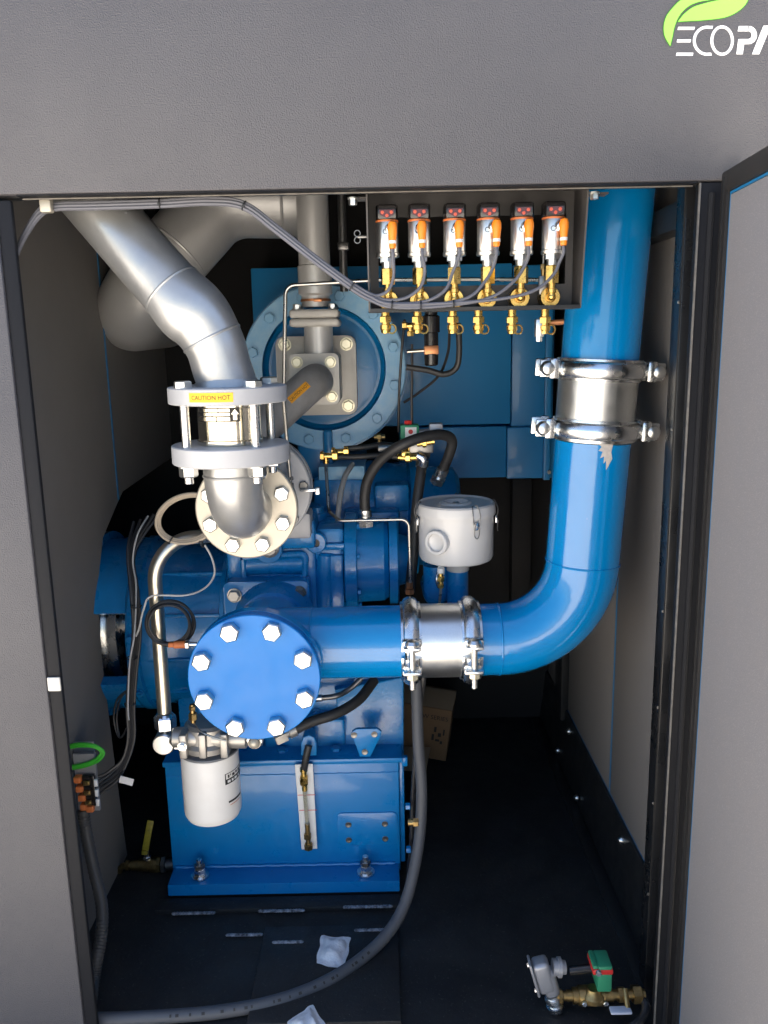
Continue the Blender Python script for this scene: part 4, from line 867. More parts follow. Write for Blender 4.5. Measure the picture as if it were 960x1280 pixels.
for i, sx in enumerate(SXs):
    zz = lambda y: P(sx, y, SYs).z
    c = lambda y: Vector((P(sx, y, SYs).x, SYs, zz(y)))
    x0 = P(sx, 300, SYs).x; C = lambda y: Vector((x0, SYs, zz(y)))
    yo = [0,-1,-2,-3,-4,-5][i]*0.8
    r = 13.6*smp
    tilt = [4,-7,-2,9,2,14][i]                       # plugs turned a little differently
    s = thing('pressure_sensor', 'steel pressure sensor with orange plug, %s from the left in the bracket' % ordn[i], 'sensor', C(334+yo), 'pressure sensors in the bracket')
    part(s, 'body', MB().lathe(C(317+yo), Z_, [(0,r*0.98),(0.001,r),(zz(278+yo)-zz(317+yo)-0.001,r),(zz(278+yo)-zz(317+yo),r*0.98)], 36), 'zinc_sleeve')
    part(s, 'collar_ring', MB().lathe(C(278.5+yo), Z_, [(0,r*1.0),(0.0005,r*1.04),(0.0032,r*1.04),(0.0036,r)], 36), 'orange_dull')
    hb = C(276+yo); hh = zz(257+yo)-zz(276+yo)
    pf = []
    hd_ = part(s, 'display_head', MB().prism([hb+Vector((-r,r*0.7,0)),hb+Vector((-r,-r*0.55,0)),hb+Vector((-r*0.8,-r*0.98,0)),hb+Vector((r*0.8,-r*0.98,0)),hb+Vector((r,-r*0.55,0)),hb+Vector((r,r*0.7,0))], (0,0,hh), 0.004), 'head_black')
    fy = -r*0.98-0.0002
    part(hd_, 'display_window', MB().prism([hb+Vector((-r*0.66,fy-0.0006,hh*0.62)),hb+Vector((-r*0.60,fy-0.0006,hh*0.28)),hb+Vector((0,fy-0.0006,hh*0.08)),hb+Vector((r*0.60,fy-0.0006,hh*0.28)),hb+Vector((r*0.66,fy-0.0006,hh*0.62))], (0,0.0008,0)), 'display_red')
    for (bx_, bz_) in ((-0.40,0.45),(0.40,0.45),(0,0.24)):
        inst(hd_, 'button', 'sbtn', lambda mb: mb.lathe((0,0,0), Z_, [(0,0.0032),(0.0014,0.003),(0.0018,0)], 12), 'button_red', hb+Vector((bx_*r,fy-0.0007,hh*bz_)), -Y_)
    part(s, 'hex_collar', MB().lathe(C(322+yo), Z_, [(0,r*0.8),(0,r*1.02),(0.0015,r*1.06),(zz(316.5+yo)-zz(322+yo)-0.001,r*1.06),(zz(316.5+yo)-zz(322+yo),r)], 36).hexa(C(328+yo), Z_, r*1.35, zz(322+yo)-zz(328+yo), 0.0005).lathe(C(336+yo), Z_, [(0,r*0.52),(zz(327+yo)-zz(336+yo),r*0.55)], 24), 'bolt_zinc')
    a = R(14+tilt); d = Vector((math.sin(a), -math.cos(a), 0)); t_ = Vector((math.cos(a), math.sin(a), 0))
    pb = Vector((x0,SYs,0))+d*(r+0.0005)
    nut = part(s, 'socket', MB().lathe(pb+Z_*zz(288+yo)-d*0.004, d, [(0,0.0105),(0.008,0.0105),(0.010,0.009),(0.010,0)], 20), 'zinc')
    pg = [(0,0.0052),(0.004,0.0064),(0.012,0.0062),(0.020,0.0072),(0.032,0.0086),(0.040,0.0086),(0.046,0.0066),(0.048,0.003),(0.048,0)]
    pbz = zz(313+yo)
    pk = part(s, 'plug', MB().lathe(pb+d*0.010+Z_*pbz, Z_, pg, 22), 'orange_plug')
    part(pk, 'wire_band', MB().lathe(pb+d*0.010+Z_*(pbz+0.0085), Z_, [(0,0.0070),(0.0055,0.0070),(0.0055,0.006)], 20), 'white_plastic')
    part(s, 'round_mark', MB().torus(Vector((x0,SYs,0))+Vector((-0.16,-0.987,0))*(r+0.0002)+Z_*zz(291+yo), Vector((-0.16,-0.987,0)), 0.0042, 0.0006, 20, 6), 'ink_black')
    plug_ends.append(pb+d*0.010+Z_*(pbz-0.001))
    # brass isolating valve under the sensor
    v_ = thing('isolating_valve', 'brass isolating valve below the %s sensor from the left' % ordn[i], 'valve', C(410+yo*0.6), 'brass valves in the bracket')
    ht = 356+yo*0.5
    part(v_, 'hex_fitting', MB().hexa(C(ht), Z_, 15.5*smp, zz(335.5+yo)-zz(ht), 0.0015, a=0.2+0.35*(i % 3)), 'brass')
    part(v_, 'neck', MB().lathe(C(372), Z_, [(0,4.2*smp),(0.008,4.2*smp),(0.009,5.6*smp),(0.016,5.6*smp),(0.017,4.4*smp),(zz(ht)-zz(372),4.4*smp)], 20), 'brass')
    pc_ = C(375.5-1.2*i*0.8)
    part(v_, 'bulkhead_washer', MB().lathe(pc_+Y_*(SYb-SYs-0.0005), -Y_, [(0,11*smp),(0.036,11*smp),(0.037,13*smp),(0.045,13*smp),(0.048,12*smp),(0.048,7*smp),(0.044,6*smp),(0.044,0)], 32), 'brass')
    part(v_, 'elbow', MB().tube(fillet([pc_+Y_*0.05, pc_, C(362)], 0.012, 6), 4.6*smp, 16).sphere(pc_, 4.8*smp, (1,1,1), 16, 10), 'brass')
    py_ = SYb-0.025
    pp = P(sx+(-2 if i < 3 else -12 if i == 3 else -12 if i == 4 else -10), 405-yo*0.2, py_)
    part(v_, 'test_port', MB().lathe(pp-Z_*0.018, Z_, [(0,0.0),(0.0005,5.4*smp),(0.006,6.2*smp),(0.008,7.2*smp),(0.016,7.2*smp),(0.017,5.4*smp),(0.050,5.4*smp),(0.050,0)], 20).hexa(pp+Z_*0.003, Z_, 14*smp, 0.012), 'brass')
    part(v_, 'ring', MB().torus(pp+Vector((0.0115,-0.002,-0.0095)), Vector((0.2,-1,0.1)), 0.0085, 0.0017, 20, 6), 'brass')
q = P(679,345,SYs+0.02)
gv = thing('gauge_stem', 'thin steel and brass stem between the last two sensors', 'gauge', q-Z_*0.03)
part(gv, 'stem', MB().cyl(q+Z_*0.012, q+Z_*0.125, 0.0028, 10), 'steel_dark')
part(gv, 'cap', MB().cyl(q+Z_*0.0, q+Z_*0.016, 0.0045, 12).hexa(q+Z_*0.012, Z_, 0.011, 0.010), 'brass_old')
part(gv, 'block', MB().bb(q+Vector((-0.008,-0.006,-0.034)), q+Vector((0.008,0.006,0.0)), 0.001), 'steel_dark')
q = P(674,408,SYb-0.02)
nv = thing('needle_valve', 'pale block valve with copper handle below the sixth sensor', 'valve', q-Z_*0.03)
part(nv, 'body', MB().bb(q+Vector((-0.008,-0.010,-0.020)), q+Vector((0.008,0.010,0.014)), 0.002), 'bolt_zinc')
part(nv, 'stem', MB().hexa(q-Z_*0.019, -Z_, 0.011, 0.010), 'bolt_zinc')
part(nv, 'handle', MB().cyl(q+Vector((0.012,0.004,0.006)), q+Vector((0.048,0.004,0.008)), 0.0055, 12, 0.001), 'copper')
# solenoid / regulator group behind, under the bracket
q = P(539,440,0.60)
rg = thing('regulator', 'black and copper regulator hanging behind the bracket', 'regulator', q-Z_*0.1)
part(rg, 'bowl', MB().lathe(q-Z_*0.035, Z_, [(0,0),(0.001,0.013),(0.004,0.017),(0.03,0.018),(0.03,0)], 24), 'head_black')
part(rg, 'body', MB().bb(q+Vector((-0.018,-0.016,-0.006)), q+Vector((0.018,0.016,0.016)), 0.003), 'copper')
part(rg, 'bonnet', MB().lathe(q+Z_*0.016, Z_, [(0,0.018),(0.03,0.018),(0.032,0.022),(0.07,0.022),(0.074,0.016),(0.10,0.016),(0.10,0)], 24), 'head_black')
part(rg, 'inlet_tube', MB().cyl(q+Vector((-0.06,-0.004,0.002)), q+Vector((-0.016,-0.004,0.004)), 0.0045, 12), 'stainless')
q = P(513,407,0.32)
solo('brass_tee', MB().cyl(q-X_*0.016, q+X_*0.016, 0.006, 14).hexa(q-X_*0.018, X_, 0.015, 0.010).hexa(q+X_*0.006, X_, 0.017, 0.012).cyl(q, q-Z_*0.02, 0.0055, 12).hexa(q-Z_*0.022, Z_, 0.014, 0.010), 'brass', 'brass tee fitting under the bracket near the second sensor', 'fitting')

# ================================================================== sensor cables and their run along the header
offs = [(0.004*math.cos(2*PI*k/6), 0.005*math.sin(2*PI*k/6)) for k in range(6)]
run = [(20,318,0.07),(32,292,0.062),(50,266,0.058),(70,258.5,0.052),(120,257,0.050),(200,254.5,0.050),(262,251.5,0.050),(305,257,0.052),(345,286,0.058),(395,325,0.066),(440,358,0.074),(462,371,0.080)]
tail = {0:[(474,369,0.083),(486,362,0.083),(492,345,0.083)], 1:[(484,375,0.082),(508,372,0.082),(526,358,0.082),(531,338,0.083)],
        2:[(490,379,0.081),(530,377,0.080),(556,363,0.080),(566,340,0.081)], 3:[(490,382,0.080),(540,381,0.079),(585,372,0.079),(606,352,0.080),(616,335,0.082)],
        4:[(490,384,0.080),(550,383,0.078),(610,373,0.078),(642,352,0.079),(657,330,0.081)], 5:[(490,380,0.078),(560,379,0.077),(630,373,0.077),(670,362,0.078),(692,343,0.080),(699,328,0.081)]}
for k in range(6):
    pts = []
    for j, (x, y, yy) in enumerate(run):
        f_ = 1.0 if 0 < j < len(run) else 1
        sp_ = 1.5 if j < 3 else 1.0
        pts.append(P(x, y, yy)+Vector((offs[k][0]*0.4, offs[k][1]*0.7, offs[k][0]*1.3*sp_+offs[k][1]*0.5)))
    pts += [P(x, y, yy) for x, y, yy in tail[k]]
    pts.append(plug_ends[k]+Vector((0,-0.001,-0.012))); pts.append(plug_ends[k])
    cable('sensor_cable', pts, 0.0030, 'cable_grey', 'grey cable running along the header to the %s sensor from the left' % ordn[k], 'cable', 'grey sensor cables', 7, 8)
for k, (x, y, yy, d, where) in enumerate([(200,254.5,0.05,(1,0,0),'above the dull silver elbow'),(305,257,0.052,(1,0,-0.5),'where the cables leave the header'),(440,358,0.074,(1,0,-0.7),'just left of the bracket'),(490,381,0.079,(1,0,-0.1),'under the first sensor'),(526,382,0.078,(1,0,0),'under the second sensor'),(567,380,0.0785,(1,0,0.1),'under the third sensor')]):
    r_ = 0.0082 if k < 3 else 0.0066
    q = P(x,y,yy)
    solo('cable_tie', MB().torus(q, d, r_, 0.0014, 18, 6).box(q+Vector((0,-r_-0.001,-0.002)), (0.004,0.004,0.005)), 'cable_black', 'black cable tie round the grey cables %s' % where, 'cable tie', 'black ties on the grey cables')
q = P(60,258,0.048)
cc_ = thing('cable_clamp', 'bright metal clamp holding the grey cables at the top left corner', 'clamp', q)
part(cc_, 'band', MB().box(q+Vector((0.0,-0.006,0.0)), (0.020,0.018,0.024), 0.003), 'flange_cream')
part(cc_, 'screw', MB().hexa(q+Vector((-0.002,-0.004,0.014)), Vector((0,-0.6,1)), 0.014, 0.010), 'zinc')
part(cc_, 'hook', MB().bb(q+Vector((-0.036,0.0,0.016)), q+Vector((-0.005,0.004,0.019))), 'zinc')

# ================================================================== tubes and hoses around the compressor
def hose(name, pts, r, mat, label, cat, ends=None, endmat='zinc', group=None, n=8):
    p = cr(pts, n); t = thing(name, label, cat, p[0], group)
    part(t, 'hose', MB().tube(p, r, 16), mat)
    for (k, L) in (ends or []):
        if k == 0: a, d = p[0], (p[0]-p[1]).normalized()
        else: a, d = p[-1], (p[-1]-p[-2]).normalized()
        part(t, 'end_fitting', MB().lathe(a-d*0.018, d, [(0,r*1.02),(0.002,r*1.25),(0.020,r*1.25),(0.022,r*0.9),(0.03,r*0.9),(0.03,0)], 18).hexa(a+d*0.010, d, r*2.6, L), endmat)
    return t
IT = MB().tube(fillet([P(357,386,0.40), P(352,520,0.40), P(364,618,0.40)], 0.02, 5), 0.0042, 10)
it = thing('impulse_tube', 'thin steel tube bent square in front of the cream plate', 'tube', P(364,618,0.4))
part(it, 'tube', MB().tube(fillet([P(470,350,0.40), P(357,357,0.40), P(354.5,500,0.40), P(364,618,0.40)], 0.022, 8), 0.0044, 12), 'steel_tube')
part(it, 'nut', MB().hexa(P(364,612,0.40), Z_, 0.013, 0.016).hexa(P(364,600,0.40), Z_, 0.010, 0.008), 'steel_dark')
it2 = thing('impulse_tube', 'thin steel tube stepping down right of the compressor barrel', 'tube', P(512,700,0.55))
part(it2, 'tube', MB().tube(fillet([P(407,576,0.66), P(411,640,0.60), P(425,651,0.56), P(511,649,0.55), P(513,728,0.55)], [0.03,0.02,0.02], 6), 0.0042, 12), 'steel_tube')
part(it2, 'nut', MB().hexa(P(512,728,0.55), -Z_, 0.016, 0.016).hexa(P(512,736,0.55), -Z_, 0.021, 0.014), 'copper')
solo('thin_pressure_line', MB().tube(fillet([P(470,350,0.40), P(600,349,0.36), P(690,350,0.36)], 0.02, 4), 0.0042, 10), 'steel_tube', 'thin steel line passing behind the sensors', 'tube')
for k, (x, y, yy, lab) in enumerate([(411,570,0.66,'brass elbow where the thin steel tube begins'),(425,565,0.68,'brass tee beside the separator foot')]):
    q = P(x,y,yy)
    t = thing('brass_elbow', lab, 'fitting', q-Z_*0.02)
    part(t, 'body', MB().cyl(q-X_*0.016, q+X_*0.018, 0.0085, 16).cyl(q-X_*0.008, q-X_*0.008-Z_*0.02, 0.0075, 14), 'brass')
    part(t, 'nut', MB().hexa(q+X_*0.010, X_, 0.024, 0.014).hexa(q-X_*0.022, X_, 0.022, 0.010), 'brass')
q = P(458,526,0.9)
hose('air_hose', [P(430,561,0.69),P(455,559,0.69),P(480,556,0.70),P(500,559,0.72)], 0.0075, 'hose_rubber', 'upper short black hose leaving the brass fittings', 'hose', [(1,0.012)], 'brass')
hose('air_hose', [P(420,571,0.665),P(450,571,0.66),P(475,569,0.66),P(505,572,0.66)], 0.0075, 'hose_rubber', 'lower short black hose leaving the brass fittings', 'hose', [(1,0.012)], 'brass')
hose('oil_hose', [P(457,645,0.60),P(456,620,0.60),P(461,597,0.59),P(478,573,0.57),P(505,555,0.55),P(535,545,0.57),P(556,544,0.60),P(565,552,0.62),P(560,572,0.64),P(551,592,0.66)], 0.0135, 'hose_rubber', 'thick black hose arching over to the right above the compressor', 'hose', [(0,0.020),(1,0.022)])
hose('oil_hose', [P(528,576,0.64),P(525,600,0.62),P(520,640,0.60),P(517,690,0.58),P(512,740,0.56)], 0.0135, 'hose_rubber', 'thick dark hose hanging straight down left of the white canister', 'hose', [(0,0.018)], 'steel_dark')
hose('sample_hose', [P(441,580,0.80),P(432,594,0.76),P(426,615,0.72),P(423,640,0.68),P(422,660,0.66)], 0.0075, 'wire_grey', 'grey flexible hose dropping behind the square bent tube', 'hose', [(1,0.014)], 'steel_dark')
hose('drain_hose', [P(395,873,0.60),P(420,870,0.60),P(436,862,0.62),P(452,848,0.63)], 0.0075, 'steel_dark', 'thin braided hose right of the round blue cover', 'hose', [(0,0.010)], 'bolt_zinc')
hose('return_hose', [P(362,915,0.42),P(390,902,0.44),P(420,892,0.46),P(448,875,0.50),P(468,850,0.56)], 0.0135, 'hose_rubber', 'thick black hose running from the filter head under the blue pipe', 'hose', [(0,0.03)], 'filter_head')
q = P(338,924,0.38)
# solenoid on the rear piping
q = P(512,541,0.62)
so = thing('solenoid_valve', 'small green solenoid with white label behind the black hose', 'solenoid valve', q-Z_*0.06)
part(so, 'coil', MB().bb(q+Vector((-0.024,-0.02,-0.022)), q+Vector((0.024,0.024,0.022)), 0.004), 'coil_green')
part(so, 'top_nut', MB().hexa(q+Z_*0.022-X_*0.004, Z_, 0.018, 0.010), 'label_red')
lbx = part(so, 'label_plate', MB().bb(q+Vector((-0.012,-0.0212,-0.016)), q+Vector((0.017,-0.0202,0.016))), 'label_white')
part(lbx, 'red_mark', MB().lathe(q+Vector((0.002,-0.0213,0.005)), -Y_, [(0,0.006),(0.0005,0.006),(0.0005,0)], 14), 'label_red')
part(so, 'stem', MB().cyl(q-Z_*0.022, q-Z_*0.045, 0.010, 16).hexa(q-Z_*0.036, Z_, 0.024, 0.008).bb(q+Vector((-0.022,-0.014,-0.06)), q+Vector((0.012,0.014,-0.044)), 0.004), 'brass')
part(so, 'connector', MB().bb(q+Vector((0.050,-0.014,-0.018)), q+Vector((0.085,0.020,0.024)), 0.004).cyl(q+X_*0.022, q+X_*0.052, 0.010, 16), 'die_cast')
q = P(536,557,0.60)
mf = thing('manifold_block', 'dark manifold with brass fittings under the green solenoid', 'manifold', q-Z_*0.05)
part(mf, 'block', MB().bb(q+Vector((-0.05,-0.0,-0.020)), q+Vector((0.012,0.05,0.012)), 0.004).bb(q+Vector((-0.13,0.02,-0.016)), q+Vector((-0.05,0.05,-0.002)), 0.003), 'steel_dark')
part(mf, 'fitting', MB().cyl(q+Vector((-0.03,-0.004,0.006)), q+Vector((0.014,-0.006,0.012)), 0.0085, 14).hexa(q+Vector((-0.016,-0.005,0.008)), X_, 0.021, 0.010), 'brass')
part(mf, 'fitting', MB().cyl(q+Vector((-0.062,-0.004,-0.030)), q+Vector((-0.020,-0.004,-0.028)), 0.0085, 14).hexa(q+Vector((-0.060,-0.004,-0.030)), X_, 0.021, 0.012), 'brass')
part(mf, 'elbow', MB().tube(fillet([q+Vector((-0.028,-0.004,-0.024)), q+Vector((-0.012,-0.01,-0.032)), q+Vector((-0.016,0.0,-0.05))], 0.01, 5), 0.011, 14), 'zinc')
q = P(474,546,0.78)
solo('small_brass_fitting', MB().cyl(q-X_*0.014, q+X_*0.016, 0.007, 14).hexa(q-X_*0.006, X_, 0.018, 0.012).cyl(q, q-Z_*0.03, 0.006, 12), 'brass_old', 'single dull brass fitting below the pale blue ring', 'fitting')
cable('pilot_line', [P(515,430,0.60),P(515,470,0.60),P(514.5,500,0.61),P(515,530,0.62)], 0.0035, 'cable_black', 'thin black upright line down to the green solenoid', 'tube')
cable('pilot_line', [P(506,400,0.62),P(502,440,0.66),P(499,490,0.68),P(498,540,0.70)], 0.0035, 'cable_black', 'thin black line left of the regulator beside the ring', 'tube')
cable('pilot_line', [P(562,405,0.5),P(560,440,0.58),P(548,470,0.64),P(522,492,0.68),P(505,503,0.7)], 0.0035, 'cable_black', 'thin black line sweeping from the bracket to the ring', 'tube')
cable('regulator_hose', [P(508,459,0.60),P(535,463,0.60),P(555,468,0.60),P(570,460,0.60),P(574,440,0.59),P(573,405,0.56)], 0.0075, 'hose_rubber', 'black hose looping under the regulator up to the bracket', 'hose')

# ================================================================== wiring on the left
ccx = P(212,780,0.33); cr_ = 30*MP(ccx)
mb = MB()
for k in range(4):
    mb.torus(ccx+Vector((random.uniform(-.003,.003),-0.004*k+0.006,random.uniform(-.003,.003))), Vector((0.1*random.uniform(-1,1)+0.1,-1,0.1*random.uniform(-1,1))), cr_*(1.0-0.055*k), 0.0032, 44, 8)
solo('cable_coil', mb, 'cable_black', 'black cable coiled in a ring on the steel tube', 'cable')
q = P(214,806,0.325)
pc2 = thing('cable_plug', 'orange cable plug at the bottom of the black coil', 'plug', P(228,806,0.32))
part(pc2, 'lead', MB().tube(cr([P(190,795,0.325),P(198,803,0.322),P(215,806,0.32)], 6), 0.0045, 10), 'cable_black')
part(pc2, 'shell', MB().cyl(P(217,806,0.32), P(232,805.5,0.32), 0.0085, 16, 0.002).cyl(P(211,806,0.32), P(218,806,0.32), 0.006, 14), 'orange_dull')
part(pc2, 'nut', MB().hexa(P(232.5,805.5,0.32), X_, 0.019, 0.008).cyl(P(233,805.5,0.32), P(246,805,0.32), 0.005, 12), 'bolt_zinc')
lc = P(232,648,0.28); lm = MP(lc)
def loop(rx, rz, dx, dz, dy, n=20, a0=-70, a1=250):
    return [lc+Vector((dx+rx*math.cos(R(a0+(a1-a0)*i/n)), dy, dz+rz*math.sin(R(a0+(a1-a0)*i/n)))) for i in range(n+1)]
mb = MB()
for k in range(3):
    mb.tube(cr([lc+Vector(((36+k*1.2)*lm*math.cos(R(a)), 0.002*k-0.004+0.02*math.cos(R(a)), (30-1.5*k)*lm*math.sin(R(a))+0.02*math.cos(R(a)))) for a in range(-100, 101, -1 if False else 25)][::1], 4), 0.0001, 4) if False else None
    pts = []
    for a in range(60, 331, 18):
        pts.append(lc+Vector(((40-1.6*k)*lm*math.cos(R(a))+0.006, 0.003*k-0.004, (31-1.8*k)*lm*math.sin(R(a))+0.010*math.cos(R(a)))))
    mb.tube(cr(pts, 4), 0.0036, 8)
solo('pale_cable_loop', mb, 'cable_pale', 'pale cream cables looped beside the bolted flange', 'cable')
for k, (x, y, lab) in enumerate([(214,675,'black tie on the lower left of the pale cable loop'),(252,679,'black tie on the lower right of the pale cable loop')]):
    solo('cable_tie', MB().torus(P(x,y,0.28), (0.8,0,-0.5 if k == 0 else 0.3), 0.0095, 0.0016, 18, 6), 'cable_black', lab, 'cable tie')
cable('sensor_wire', [P(256,681,0.30),P(265,698,0.32),P(268,718,0.34),P(256,735,0.33),P(232,744,0.31),P(190,745,0.31),P(180,760,0.32),P(174,785,0.34),P(170,795,0.36)], 0.0024, 'wire_grey', 'thin grey wire drooping from the pale loop to the left', 'cable')
cols = ['cable_black']*5
labs = ['leftmost strand of the black wiring loom beside the steel tube','second strand of the black wiring loom beside the steel tube','middle strand of the black wiring loom beside the steel tube','fourth strand of the black wiring loom beside the steel tube','rightmost strand of the black wiring loom beside the steel tube']
tgt = [(112,969),(116,978),(114,991),(118,1001),(110,1008)]
for k in range(5):
    dx = (k-2)*2.2
    pts = [P(176+dx*2.0+k*4,652-k*3,0.55),P(164+dx,690,0.50),P(168+dx,740,0.46),P(171+dx,790,0.44),P(166+dx,840,0.42),P(163+dx,885,0.41),P(164+dx*0.9,920,0.40),P(157+dx*0.8,948,0.39)]
    pts += [P(142+dx,963+k*3.0,0.375), P(125,970+k*5.5,0.36), P(tgt[k][0],tgt[k][1],0.35)]
    cable('loom_wire', pts, 0.0042 if k != 1 else 0.0032, 'cable_black', labs[k], 'cable', 'wiring loom on the left', 6, 8)
cable('loom_wire', [P(185,645,0.52),P(172,668,0.48),P(166,700,0.47),P(170,730,0.45),P(169.5,770,0.43),P(167,800,0.41),P(162,830,0.40),P(160,880,0.39),P(161,900,0.39)], 0.0022, 'wire_grey', 'thin grey wire running down along the black loom', 'cable')
for k,(x,y,yy) in enumerate([(170,758,0.44),(165,822,0.42),(162,880,0.405)]):
    solo('cable_tie', MB().torus(P(x,y,yy), Z_, 0.0125, 0.0016, 18, 6), 'cable_black', ['upper','middle','lower'][k]+' black tie round the wiring loom', 'cable tie')
# hanging loops of spare wire
for k, (w_, lab) in enumerate([(10,'inner drooping loop of spare black wire left of the steel tube'),(16,'outer drooping loop of spare black wire left of the steel tube')]):
    cable('spare_wire', [P(160,862,0.42),P(156-w_*0.6,875,0.43),P(152-w_*0.6,900,0.44),P(153-w_*0.2,922,0.43),P(161,905,0.42)], 0.0026, 'cable_black', lab, 'cable')
# wire tag
q = P(158,976,0.36)
solo('wire_tag', MB().box(q, (0.034,0.002,0.019), 0.0006, 1, Matrix.Rotation(R(18),3,'Y')), 'label_white', 'white paper tag on the black wires', 'tag')
# terminal block with green earth wires
q = P(110,984,0.33)
tb_ = thing('terminal_strip', 'small terminal strip with orange clamps on the left wall', 'terminal', q-Z_*0.06)
part(tb_, 'rail', MB().bb((q.x-0.030,q.y+0.004,q.z-0.065), (q.x+0.022,q.y+0.012,q.z+0.085)), 'die_cast')
part(tb_, 'housing', MB().bb((q.x-0.010,q.y-0.010,q.z-0.045), (q.x+0.020,q.y+0.004,q.z+0.035), 0.003), 'head_black')
for k in range(4): part(tb_, 'orange_clamp', MB().bb((q.x-0.028+0.003*k,q.y-0.016,q.z+0.018-0.024*k), (q.x-0.010+0.003*k,q.y+0.003,q.z+0.034-0.024*k), 0.003), 'orange_dull')
part(tb_, 'orange_clamp', MB().bb((q.x-0.004,q.y-0.018,q.z-0.058), (q.x+0.014,q.y-0.002,q.z-0.042), 0.003), 'orange_dull')
for k in range(3):
    part(tb_, 'screw_terminal', MB().bb((q.x-0.006,q.y-0.016,q.z+0.012-0.026*k), (q.x+0.010,q.y-0.010,q.z+0.024-0.026*k), 0.002).lathe((q.x+0.002,q.y-0.016,q.z+0.018-0.026*k), -Y_, [(0,0.004),(0.002,0.004),(0.002,0)], 12), 'brass_old')
    part(tb_, 'ferrule', MB().bb((q.x+0.020,q.y-0.014,q.z+0.008-0.026*k), (q.x+0.028,q.y-0.006,q.z+0.026-0.026*k), 0.002), 'label_white')
gb = P(108,942,0.36)
solo('junction_bracket', MB().bb((gb.x-0.03,gb.y,gb.z-0.03), (gb.x+0.02,gb.y+0.006,gb.z+0.03), 0.002).cyl((gb.x,gb.y,gb.z-0.02), (gb.x,gb.y-0.02,gb.z-0.02), 0.012, 16), 'die_cast', 'grey metal bracket behind the green wires', 'bracket')
for k in range(2):
    d = 2.4*k
    cable('earth_wire', [P(86,932+d,0.33),P(100,930+d,0.325),P(118,932+d*0.6,0.325),P(129-d,940,0.33),P(124-d,950-d,0.33),P(108,957-d,0.33),P(88,961-d,0.33)], 0.0042, 'cable_green', ['outer','inner'][k]+' green earth wire curling above the terminal strip', 'cable', 'green earth wires')
# ribbed conduit going down from the terminals
mb = MB(); cpts = cr([P(104,1012,0.335),P(108,1040,0.33),P(117,1085,0.30),P(127,1130,0.26),P(127,1165,0.22),P(122,1195,0.18),P(117,1225,0.15),PZ(112,1262,FL+0.018)], 14)
mb.tube(cpts, [0.0150 if i % 2 else 0.0138 for i in range(len(cpts))], 14)
solo('ribbed_conduit', mb, 'conduit_ribbed', 'dark ribbed conduit dropping from the terminal strip to the floor', 'conduit')
# big grey conduit sweeping across the floor
cp = [P(520,830,0.47),P(521,870,0.45),P(523,930,0.42),P(527,985,0.40),P(525,1040,0.38),P(517,1090,0.34),P(505,1132,0.30),PZ(486,1165,FL+0.05),PZ(456,1195,FL+0.028),PZ(410,1226,FL+0.020),PZ(350,1250,FL+0.016),PZ(280,1264,FL+0.016),PZ(200,1271,FL+0.016),PZ(120,1274,FL+0.016),PZ(60,1272,FL+0.016)]
gc = thing('grey_conduit', 'long grey flexible conduit sweeping from the pipe clamp across the floor', 'conduit', PZ(350,1250,FL))
part(gc, 'conduit', MB().tube(cr(cp, 10), 0.0142, 20), 'conduit_grey')
gp = cr(cp, 10)
for k in range(26):
    i = 78+int(k*1.7) if k % 5 else None
    if i is None or i >= len(gp)-1: continue
    t_ = (gp[i+1]-gp[i]).normalized(); vw = (CAM-gp[i]); vw = (vw-t_*vw.dot(t_)).normalized()
    part(gc, 'printed_mark', MB().box(gp[i]+vw*0.01425+t_*0.003, (0.004+0.003*(k % 2),0.006,0.0009), 0, 1, Matrix((t_, vw.cross(t_), vw)).transposed()), 'ink_black')
cable('black_cable', [P(531,835,0.46),P(527,870,0.46),P(522,905,0.455),P(519,950,0.45),P(516,1000,0.455),P(514,1060,0.46),P(510,1100,0.5)], 0.0068, 'cable_black', 'black cable hanging beside the grey conduit', 'cable')

# ================================================================== things on the floor
def packet(pts, label, z0):
    c = sum((Vector(p) for p in pts), Vector((0,0,0)))/4; n = 12; mb = MB(); bm = mb.bm; g = [[None]*(n+1) for _ in range(n+1)]; h = [[None]*(n+1) for _ in range(n+1)]
    for i in range(n+1):
        for j in range(n+1):
            u, v = i/n, j/n
            p = (Vector(pts[0])*(1-u)+Vector(pts[1])*u)*(1-v)+(Vector(pts[3])*(1-u)+Vector(pts[2])*u)*v
            e = min(u, 1-u, v, 1-v); bul = 0.015*min(1, max(0, (e-0.10)/0.22))**0.7 if e > 0.10 else 0
            wob = 0.0032*math.sin(9*u+4*v)+0.0030*math.sin(15*v-5*u)+0.0022*math.sin(21*u+8*v)
            p = p+Vector((0.0018*math.sin(11*v+3),0.0018*math.sin(9*u+1),0))
            h[i][j] = bm.verts.new((p.x,p.y,z0+0.001)); g[i][j] = bm.verts.new((p.x,p.y,z0+0.003+bul+max(0,wob)*(0.4 if e < 0.1 else 1)))
    for i in range(n):
        for j in range(n):
            bm.faces.new((g[i][j],g[i+1][j],g[i+1][j+1],g[i][j+1])); bm.faces.new((h[i][j],h[i][j+1],h[i+1][j+1],h[i+1][j]))
    bd = [(i,0) for i in range(n)]+[(n,j) for j in range(n)]+[(i,n) for i in range(n,0,-1)]+[(0,j) for j in range(n,0,-1)]
    for a, b in zip(bd, bd[1:]+bd[:1]): bm.faces.new((h[a[0]][a[1]],h[b[0]][b[1]],g[b[0]][b[1]],g[a[0]][a[1]]))
    return solo('desiccant_packet', mb, 'packet', label, 'packet', 'white packets on the floor', ang=60)
zf_ = FL+0.0185
packet([PZ(402,1171,zf_),PZ(438.5,1174,zf_),PZ(430.5,1213,zf_),PZ(395,1205,zf_)], 'white paper packet lying in front of the sump tank', zf_)
